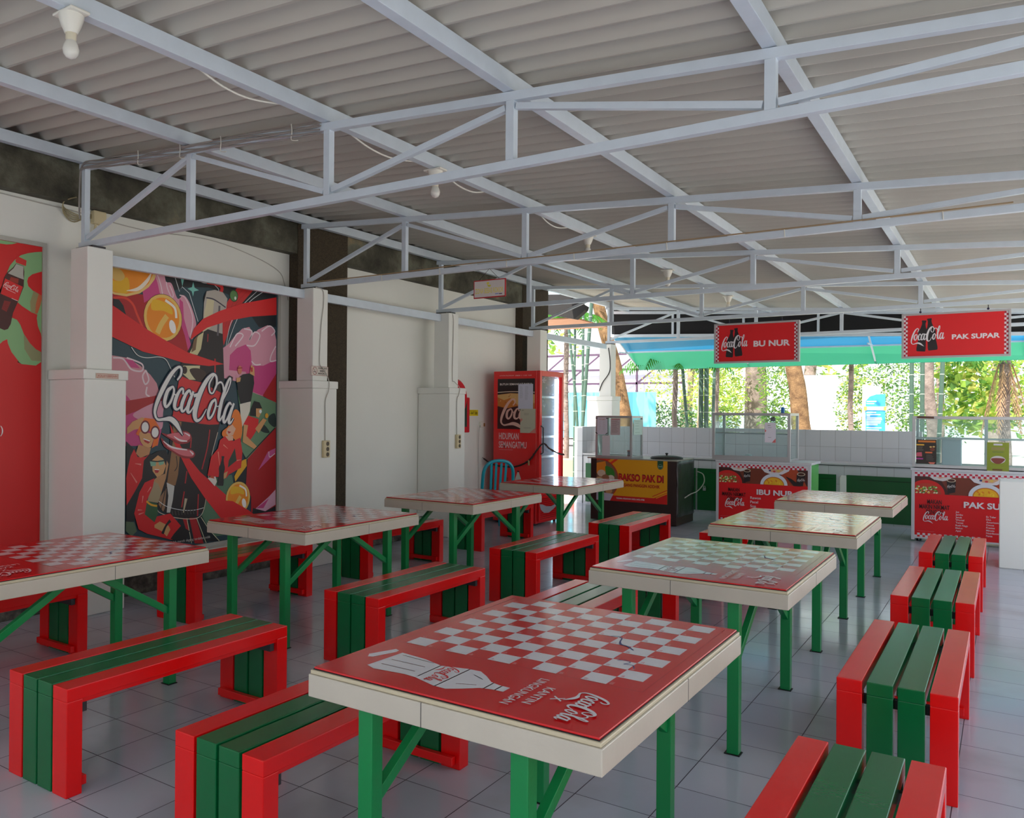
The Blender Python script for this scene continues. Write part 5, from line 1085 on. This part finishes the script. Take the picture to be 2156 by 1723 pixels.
# bundle of cables on the nearest truss
t = thing('cable_bundle', (0, 0, 0), 'bundle of grey cables tied along the top chord of the nearest truss', 'cable')
for k in range(7):
    pts = [(-.27, .155-.026-.004*(k % 3), 2.92+.02*k), (-.265, .125, 3.20+.01*k)]
    n_ = 12
    for i in range(n_+1):
        x = -.22+i*(2.36/n_); pts.append((x, .155-.028-.006*(k % 3)+.006*math.sin(i*1.7+k), chord_z(x)-.006-.0085*k+.012*math.sin(i*.9+k*1.3)))
    wire('cable', pts, .0052, paint('grey truss cable', (150, 144, 140), .6), parent=t)
for x in (.45, .90, 1.30, 1.92):
    z = chord_z(x)-.03
    wire('cable_tie', [(x, .112, z+.045), (x+.012, .106, z), (x, .112, z-.045), (x+.03, .108, z-.06), (x+.06, .106, z-.065)], .003, PLASTW, parent=t)
t = thing('cable_run', (0, 0, 0), 'tan cable tied along the lower chord of the second truss', 'cable')
wire('cable', [(-.2, 2.54, 2.752), (.5, 2.54, 2.75), (1.1, 2.54, 2.751), (1.7, 2.54, 2.758), (2.4, 2.54, 2.749), (3.4, 2.54, 2.752), (4.4, 2.54, 2.75), (5.4, 2.54, 2.754)], .005, paint('tan cable', (160, 136, 104), .6), parent=t)
for x in (.72, 1.36, 2.02, 2.62, 3.35, 4.15, 5.05):
    wire('cable_tie', [(x, 2.543, 2.748), (x+.003, 2.540, 2.72), (x+.004, 2.543, 2.696)], .0035, PLASTW, parent=t)
# loose white wires under the bulb purlin
pz = chord_z(2.17)
for d, ys in (('sagging between the first bulb and the nearest truss', (-.80, -.60, -.40, -.12)), ('sagging just behind the nearest truss', (.35, .60, .85, 1.15)), ('sagging between the second bulb and the second truss', (1.42, 1.62, 1.85, 2.05)), ('sagging just behind the second truss', (2.9, 3.1, 3.3, 3.55))):
    wire('lamp_wire', [(2.13, ys[0], pz+.03), (2.12, ys[1], pz-.015), (2.12, ys[2], pz-.02), (2.13, ys[3], pz+.03)], .0055, PLASTW, 'white wire %s' % d, 'wire')
# bulbs
t = thing('light_bulb', (2.17, -1.47, pz), 'large near bare bulb in a white holder at the top left corner', 'light bulb', 'bare bulbs under the third purlin')
MB().box(-.07, -.045, -.012, .07, .045, 0, PLASTW).build('mount_plate', t, bevel=.004)
MB().lathe((0, 0, -.088), [(.026, 0), (.040, .03), (.050, .06), (.052, .076)], PLASTW, 24).build('holder', t, smooth=True)
MB().lathe((0, 0, -.120), [(.020, 0), (.022, .01), (.022, .034)], paint('bulb collar', (214, 206, 184), .4), 20).build('bulb_collar', t, smooth=True)
MB().lathe((0, 0, -.195), [(.004, 0), (.020, .006), (.030, .020), (.034, .038), (.030, .056), (.022, .075)], paint('frosted bulb glass', (222, 220, 212), .25), 24).build('bulb_glass', t, smooth=True)
for y, d in ((1.27, 'second bare bulb, seen under the nearest truss'), (3.83, 'third bare bulb, seen between second and third trusses'), (6.09, 'fourth bare bulb, in a brownish holder, near the middle of the roof'), (8.66, 'farthest bare bulb, above the BU NUR sign')):
    copy_tree(t, (2.17, y, pz), d)
wire('power_cord', [(-.20, 10.11, 2.62), (-.17, 10.108, 2.4), (-.18, 10.108, 2.2), (-.30, 10.10, 2.02), (-.36, 10.108, 1.88)], .007, WIREB, 'black cable looping down the far white pillar')

# ============================================================= OUTSIDE
PAVE = blotch_mat('pale sunlit paving', [(.3, (206, 198, 180)), (.6, (232, 226, 212)), (.8, (214, 204, 184))], .8, .9, .1)
g = MB(); g.box(-40, 12.6, -.14, 45, 60, -.02, PAVE); g.box(8.2, -40, -.14, 45, 12.6, -.02, PAVE); g.box(-.72, -40, -.14, 8.2, -7.5, -.02, PAVE); g.box(-40, 8.05, -.14, -.6, 12.6, -.02, PAVE)
structure(g.build('ground'), 'pale sunlit paving outside the hall')
L1 = leaf_mat('bright leaf', (150, 184, 74)); L2 = leaf_mat('mid leaf', (98, 144, 66)); L3 = leaf_mat('blue green leaf', (96, 132, 96), .3); L4 = leaf_mat('yellow leaf', (206, 206, 110)); PALM = leaf_mat('palm leaf', (60, 128, 30))
DRY = leaf_mat('dry palm leaf', (176, 140, 104), .2)
BARK = blotch_mat('grey bark', [(.3, (96, 84, 78)), (.6, (146, 130, 122)), (.8, (170, 156, 146))], 7, .9, .6, 30)
BARKB = blotch_mat('brown bark', [(.3, (92, 66, 44)), (.6, (138, 106, 72)), (.8, (170, 142, 104))], 8, .9, .6, 40)
BAMB = paint('green grey bamboo', (72, 98, 84), .5, var=.2, vscale=14)
def leaves(m, cen, rad, n, size, mats, rnd, narrow=.4, droop=.0):
    for k in range(n):
        while True:
            p = Vector((rnd.uniform(-1, 1), rnd.uniform(-1, 1), rnd.uniform(-1, 1)))
            if .25 < p.length < 1: break
        p = Vector((cen[0]+p.x*rad[0], cen[1]+p.y*rad[1], cen[2]+p.z*rad[2]))
        d = Vector((rnd.gauss(0, 1), rnd.gauss(0, 1), rnd.gauss(0, .6)-droop)).normalized(); s = d.cross(Vector((rnd.gauss(0, 1), rnd.gauss(0, 1), rnd.gauss(0, 1)))).normalized()
        L = size*rnd.uniform(.6, 1.4); w = L*narrow
        m.add([p, p+d*L*.5+s*w*.5, p+d*L, p+d*L*.5-s*w*.5], [(0, 1, 2, 3)], rnd.choice(mats))
def tree(name, label, trunk, r, blobs, size, mats, seed, bark=BARK, narrow=.4, droop=0., cat='tree', group='trees and shrubs beyond the tile wall'):
    rnd = random.Random(seed)
    t = thing(name, (trunk[0][0], trunk[0][1], 0), label, cat, group); o = Vector(t.location)
    if r:
        m = MB(); q = catmull([tuple(Vector(p)-o) for p in trunk], False, 6); m.tube(q, [r*(1.15-.4*i/len(q)) for i in range(len(q))], bark, 12); m.build('trunk', t, smooth=True)
    m = MB()
    for c_, rad, n in blobs: leaves(m, Vector(c_)-o, rad, n, size, mats, rnd, narrow, droop)
    if blobs: m.build('foliage', t)
    return t
tree('leaning_tree', 'leaning brown trunk just left of the green awning end', [(-1.62, 15, -.02), (-1.72, 15, .9), (-1.85, 15, 1.6), (-2.05, 15, 2.6), (-2.35, 15, 3.6), (-2.7, 15, 5)], .17, [((-3.2, 15.2, 5.6), (2.2, 1.6, 1.0), 700)], .22, [L1, L2], 1, BARKB)
tree('broad_tree', 'thick pale grey trunk behind the middle glass case', [(.38, 18, -.02), (.37, 18, 1.2), (.36, 18, 2.6), (.3, 18, 5)], .27, [((.0, 18.6, 6.6), (2.2, 1.4, 1.2), 600)], .25, [L1, L2], 2)
tree('forked_tree', 'brown trunk bending out, right of the middle glass case', [(2.02, 15, -.02), (2.0, 15, .9), (1.94, 15, 1.3), (1.88, 15, 2.0), (1.74, 15, 2.9), (1.6, 15, 5)], .18, [((1.5, 14.6, 5.9), (1.8, 1.3, .9), 450)], .22, [L1, L2], 3, BARKB)
tree('slim_tree', 'slim brown trunk above the left end of the wide glass case', [(4.28, 15, -.02), (4.24, 15, 1.2), (4.16, 15, 2.2), (4.2, 15, 4)], .10, [((4.75, 16.2, 2.3), (.6, .4, .5), 260), ((4.85, 16.2, 1.6), (.6, .4, .45), 260), ((4.3, 15, 4.6), (1.5, 1.2, .8), 300)], .20, [L1, L1, L2, L4], 4, BARK, .55)
rows = [
 ('shrub', 'dark blue green bush behind the small glass case', (-1.2, 17, 1.0), [((-1.5, 17, 1.25), (.75, .5, .6), 1500), ((-.6, 17.2, 1.2), (.8, .5, .55), 1500)], .075, [L3, L3, L2]),
 ('shrub', 'yellow green sunlit bush between leaning trunk and grey bamboo', (-1.4, 19, 0), [((-1.9, 19, 2.2), (1.0, .6, .9), 1000), ((-.8, 19.5, 1.9), (.9, .6, .7), 800)], .085, [L4, L1]),
 ('bamboo_clump', 'feathery yellow green bamboo left of the thick grey trunk', (-.1, 17.2, 0), [((-.12, 17.2, 2.2), (.48, .4, 1.2), 1500), ((-.5, 17.4, 2.6), (.3, .3, .8), 500)], .11, [L1, L1, L4]),
 ('bamboo_clump', 'feathery green bamboo right of the thick grey trunk', (1.1, 17.4, 0), [((.98, 17.3, 2.2), (.40, .4, 1.0), 1000), ((.95, 17.3, 1.3), (.35, .3, .5), 600)], .11, [L2, L1]),
 ('shrub', 'pale green bush left of the blue and white info board', (2.35, 19, 0), [((2.35, 19.2, 1.6), (.42, .5, 1.2), 2200)], .08, [L2, L1, L3, L4]),
 ('shrub', 'tall soft green bush behind the blue and white info board', (3.3, 20.5, 0), [((3.4, 20.6, 2.4), (1.1, .6, 1.3), 3800), ((3.9, 20, 1.3), (.8, .5, .8), 1800)], .08, [L3, L2, L1]),
 ('shrub', 'yellow green leafy bush right of the slim brown trunk', (5.2, 18, 0), [((5.0, 18, 2.5), (.9, .5, 1.1), 1500), ((5.2, 18.2, 1.7), (.7, .5, .5), 900)], .11, [L1, L1, L4, L2]),
 ('shrub', 'light green bush at the right picture edge beyond the counter', (6.8, 20, 0), [((6.9, 20, 2.3), (1.3, .6, 1.4), 2600)], .09, [L2, L3, L1])]
for i, (nm, lb, o_, bl, sz, mt) in enumerate(rows): tree(nm, lb, [o_], 0, bl, sz, mt, 20+i, narrow=.28 if 'bamboo' in nm else .5, droop=.5 if 'bamboo' in nm else 0, cat='bush')
# far hedge of big trees closing the view
for i, (x, y, lb) in enumerate(((-12, 30, 'far tree row beyond the blue fence, left end'), (-6, 33, 'far tree behind the leaning brown trunk'), (-1.0, 32, 'far pale tree behind the feathery bamboo'), (5.0, 34, 'far tree behind the info board'), (10.5, 33, 'far tree at the right picture edge'))):
    tree('distant_tree', lb, [(x, y, 0), (x, y, 2), (x+.2, y, 4)], .25, [((x, y, 4.4), (2.35, 2, 2.4), 420), ((x+.9, y, 2.0), (1.5, 1, 1.4), 160)], .36, [L1, L4, L2], 60+i)
# palms
def frond(m, base, d, L, arch, mat, rnd, leaf=.34, n=22, hang=.55):
    base = Vector(base); d = Vector(d).normalized(); sd = d.cross(Vector((0, 0, 1))).normalized(); pts = []
    for i in range(n+1):
        s = i/n; pts.append(base+d*L*s+Vector((0, 0, arch*4*s*(1-s)-L*.35*s*s)))
    m.tube([tuple(p) for p in pts], [.014*(1-.8*i/n) for i in range(n+1)], mat, 5)
    for i in range(2, n):
        for sg in (-1, 1):
            tdir = (pts[i+1]-pts[i]).normalized(); l = leaf*(math.sin(PI*(i/n)**.8)*.8+.25)
            v = (sd*sg*.8+tdir*.55+Vector((0, 0, -hang*rnd.uniform(.7, 1.3)))).normalized(); w = tdir*.022
            m.add([pts[i]-w, pts[i]+w, pts[i]+v*l*.6+w*.8, pts[i]+v*l, pts[i]+v*l*.6-w*.8], [(0, 1, 2, 3, 4)], mat)
def palm(label, base, h, r, L, nf, seed, mats=(PALM,), bark=BARK, trunk=True, hang=.55):
    rnd = random.Random(seed); t = thing('palm_tree', (base[0], base[1], 0), label, 'palm tree', 'palms beyond the tile wall')
    if trunk:
        m = MB(); m.tube([(0, 0, -.02), (.02, 0, h*.3), (-.02, 0, h*.6), (0, 0, h*.8), (0, 0, h)], [r*1.2, r, r, r*.95, r*.9], bark, 12)
        for k in range(int(h/.22)): m.lathe((0, 0, .2+k*.22), [(r*1.0, 0), (r*1.13, .012), (r*1.0, .026)], bark, 12)
        m.build('trunk', t, smooth=True)
    for k in range(nf):
        a_ = 2*PI*k/nf+rnd.uniform(-.3, .3); m = MB(); frond(m, (0, 0, h), (math.cos(a_), math.sin(a_), .15), L*rnd.uniform(.8, 1.15), rnd.uniform(.1, .35)*L, rnd.choice(mats), rnd, hang=hang); m.build('frond', t)
    return t
palm('palm with drooping fronds seen between the end pillar and the red fridge', (-2.9, 14.2), 3.55, .06, 1.25, 9, 31)
palm('palm with fronds hanging below the green awning, left part', (.10, 12.75), 2.50, .05, 1.0, 11, 32, hang=1.0)
palm('palm behind the grey bamboo stems left of the BU NUR sign', (.30, 14.9), 2.75, .05, .8, 9, 33, hang=.8)
palm('thin ringed palm trunk right of the info board', (4.17, 18.2), 4.6, .07, 1.5, 8, 34)
palm('palm with a few fronds showing under the awning between the two signs', (2.75, 15.8), 2.75, .05, .8, 8, 35, hang=.8)
pt = palm('palm with brown dead fronds above the wide glass case', (5.34, 14.4), 2.6, .09, 1.15, 12, 36, hang=.9)
rnd = random.Random(9)
for k in range(7):
    a_ = 2*PI*k/7; m = MB(); frond(m, (.1*math.cos(a_), .1*math.sin(a_), 2.40), (math.cos(a_), math.sin(a_), -3.2), .95, 0, DRY, rnd, .22, 18, 1.3); m.build('dry_frond', pt)
# bamboo stems
def bamboo(x, y, lean, r, label, z1=5.0, bend=0):
    t = thing('bamboo', (x, y, 0), label, 'bamboo stem', 'bare bamboo stems beyond the counter'); m = MB()
    P_ = lambda z: (lean*z+bend*math.sin(z*1.2), 0, z)
    m.tube([P_(-.02+z1*i/14) for i in range(15)], r, BAMB, 9); 
    for k in range(int(z1/.33)): p = P_(.2+k*.33); m.lathe(p, [(r, 0), (r*1.12, .008), (r, .02)], paint('pale bamboo joint', (150, 160, 146), .6), 9)
    m.build('culm', t, smooth=True)
for x, y, ln, r, lb, bd in ((-2.05, 13, -.06, .030, 'slanting bamboo stem nearest the red fridge', .05), (-2.0, 13.1, .0, .028, 'upright bamboo stem second from the red fridge', 0), (-1.95, 12.8, .07, .038, 'bamboo stem just left of the far white pillar', 0), (-2.28, 13.3, .0, .026, 'bamboo stem right behind the fridge edge', 0),
    (.36, 13, -.085, .030, 'bamboo stem leaning left of the pair of grey stems', 0), (.46, 13.2, .0, .045, 'left of the two thick grey bamboo stems', 0), (.565, 13.2, .0, .045, 'right of the two thick grey bamboo stems', 0), (.72, 13, .022, .030, 'thin bamboo stem at the left edge of the middle glass case', 0),
    (4.05, 13, .0, .034, 'bamboo stem just left of the wide glass case', 0), (4.205, 13, .0, .034, 'second bamboo stem over the wide glass case', 0), (4.41, 13, .035, .034, 'third bamboo stem over the wide glass case', 0)):
    bamboo(x, y, ln, r, lb, 5, bd)
o = MB().tube([(.15, 14.0, -.02), (.22, 14.0, 2.2), (.26, 14, 4.5)], .045, paint('pale tan pole', (196, 172, 140), .7), 10).build('wooden_pole', smooth=True); tag(o, 'pale tan pole among the grey bamboo stems', 'pole')
# info board
t = thing('info_board', (2.68, 18, 0), 'tall white and blue information board with an orange band outside', 'information board')
WB = paint('white board face', (246, 246, 246), .5); BB = (64, 168, 232)
m = MB(); m.prism([(-.01, 0, 0), (.36, 0, 0), (.36, 0, 2.13), (.30, 0, 2.16), (0, 0, 2.20)], (0, .08, 0), WB); m.build('board_post', t)
m = MB(); m.prism([(.07, -.03, 0), (.46, -.03, 0), (.46, -.03, 1.975), (.28, -.03, 1.97), (.15, -.03, 1.92), (.07, -.03, 1.82)], (0, .03, 0), paint('print ink %d %d %d' % BB, BB, .5)); m.build('blue_panel', t)
m = MB(); m.box(.04, -.045, 1.61, .48, -.03, 1.69, paint('print ink 250 236 232', (250, 236, 232), .5)); m.box(.035, -.05, 1.605, .10, -.045, 1.695, paint('print ink 250 176 84', (250, 176, 84), .5)); m.box(.43, -.05, 1.605, .485, -.045, 1.695, paint('print ink 250 176 84', (250, 176, 84), .5)); m.build('orange_band', t)
a = Art((0, -.031, 0), (1, 0, 0), (0, 0, 1), .0015)
for v_, w_ in ((1.80, .20), (1.75, .15), (1.55, .19), (1.50, .28), (1.465, .07), (1.425, .30), (1.39, .31), (1.35, .29), (1.31, .28), (1.27, .22), (1.2, .3), (1.15, .25)): a.rect(.09, v_, .09+w_, v_+.022, (240, 248, 252), bump=False)
a.build('board_print', t)
# white building, blue fence and the steel stage
o = MB(); o.box(-.4, 24.5, -.02, 2.15, 28, 2.62, paint('sunlit white render', (250, 250, 248), .8)); o.box(-.6, 24.3, 2.62, 2.3, 28.2, 2.70, paint('white roof edge', (240, 240, 240), .7)); tag(o.build('white_building'), 'bright white building seen between the brown trunk and the info board', 'building')
t = thing('blue_fence', (-6.0, 16.5, 0), 'light blue sheet fence seen between the fridge and the far pillar', 'fence')
m = MB(); n_ = 60; vv = []; 
for i in range(n_+1):
    x = i*4.4/n_; y = .02*math.sin(i*1.6); vv += [(x, y, .85), (x, y, 2.02)]
m.add(vv, [(2*i, 2*i+2, 2*i+3, 2*i+1) for i in range(n_)], paint('light blue sheet', (116, 206, 236), .5)); q = m.build('fence_sheet', t).modifiers.new('thick', 'SOLIDIFY'); q.thickness = .01
m = MB()
for x in (.3, 1.6, 2.9, 4.2): m.box(x, .03, 0, x+.05, .08, 2.0, DGREY)
for z in (.80, .62): m.box(0, .03, z, 4.4, .07, z+.04, DGREY)
m.build('fence_frame', t)
t = thing('steel_stage', (-6.5, 19.5, 0), 'dark steel frame with pale sheets above the blue fence', 'steel frame')
m = MB(); PB = paint('purple brown steel', (84, 60, 84), .6)
for z in (2.35, 2.75, 3.2): m.bar((0, 0, z), (4.6, 0, z), .05, .06, PB)
for k in range(5): m.bar((k*1.1, 0, 0), (k*1.1, 0, 3.2), .05, .05, PB)
for k in range(4): m.bar((k*1.1, 0, 2.35), (k*1.1+1.1, 0, 3.2), .04, .04, PB)
m.build('steel_beams', t); MB().box(0, .4, 2.0, 4.6, .44, 3.15, paint('pale lilac sheet', (226, 222, 244), .6)).build('pale_sheet', t)
# bright orange crate and planter left of the partition
o = MB().box(-1.15, 10.6, -.02, -.75, 10.9, .30, paint('orange plastic', (240, 84, 20), .4)).build('orange_crate', bevel=.02); tag(o, 'orange box on the ground outside, behind the farthest left table', 'box')
o = MB().box(-3.4, 13.6, -.02, -1.0, 14.0, .46, paint('tan planter', (206, 160, 126), .8)).build('planter', bevel=.02); tag(o, 'low tan planter wall outside behind the fridge', 'planter')
# neighbour's dark eave with brown boarded ceiling
t = thing('dark_eave', (-3.4, 8.15, 0), 'dark roof eave of the neighbouring building beyond the end of the wall', 'eave')
m = MB(); m.prism([(1.2, 1.30, 3.60), (2.70, 1.30, 3.50), (3.07, 1.30, 3.27), (3.05, 1.30, 3.21), (2.87, 1.30, 3.07), (2.2, 1.30, 3.22), (1.2, 1.30, 3.40)], (0, .14, 0), paint('black roof board', (30, 26, 24), .7)); m.build('fascia', t)
m = MB(); m.add([(1.4, 1.46, 3.12), (2.80, 1.46, 3.10), (2.70, 3.2, 3.10), (1.4, 3.2, 3.12)], [(0, 1, 2, 3)], paint('brown ceiling board', (186, 130, 96), .7, var=.2, vscale=9)); o = m.build('boarded_ceiling', t); q = o.modifiers.new('thick', 'SOLIDIFY'); q.thickness = .02
# awning beyond the last truss
GRN = sheet_mat('green translucent sheet', (120, 206, 178), .6); BLU = sheet_mat('blue translucent sheet', (96, 184, 214), .6)
t = thing('green_awning', (0, 11.2, 0), 'green and blue translucent awning along the far side of the roof', 'awning')
BK = paint('black fascia net', (14, 14, 18), .8)
m = MB(); m.prism([(-.62, .02, 2.95), (6.35, .02, 2.66), (6.35, .02, roof_z(6.35)-.02), (-.62, .02, roof_z(-.62)-.02)], (0, .03, 0), BK); m.build('black_fascia', t)
def sheetq(name, q_, mat):
    m = MB(); m.add(q_, [(0, 1, 2, 3)], mat); o = m.build(name, t); s_ = o.modifiers.new('thick', 'SOLIDIFY'); s_.thickness = .003; return o
sheetq('blue_sheet', [(-.60, .06, 2.90), (7.0, .06, 2.66), (7.0, .55, 2.60), (-.50, .55, 2.66)], BLU)
sheetq('green_sheet', [(-.50, .55, 2.68), (7.0, .55, 2.62), (7.0, 1.0, 2.36), (-.42, 1.0, 2.335)], GRN)
m = MB()
m.bar((-.62, .55, 2.655), (7.0, .55, 2.60), .03, .03, STEEL); m.bar((-.42, 1.0, 2.37), (7.0, 1.0, 2.39), .025, .025, STEEL); m.bar((-.62, 0, 2.93), (6.4, 0, 2.64), .04, .05, STEEL); m.bar((-.62, 0, 3.36), (6.4, 0, 2.93), .04, .05, STEEL)
for x in (-.60, .55, 1.75, 2.9, 4.1, 5.3): m.bar((x, 0, 2.93-.041*(x+.62)), (x, 0, 3.36-.061*(x+.62)), .035, .035, STEEL)
for x in (-.45, 1.6, 3.6, 5.6): m.bar((x, .02, 2.80), (x, 1.0, 2.38), .025, .025, STEEL); m.bar((x, .02, 2.62), (x, .55, 2.63), .02, .02, STEEL)
m.build('awning_frame', t)

o = MB().box(5.25, 12.9, -.02, 6.1, 13.4, .42, paint('green bench paint', (60, 150, 90), .5)).build('garden_block', bevel=.03); tag(o, 'low green block outside, seen through the wide glass case', 'block')
o.location = (0, 1.5, 0)
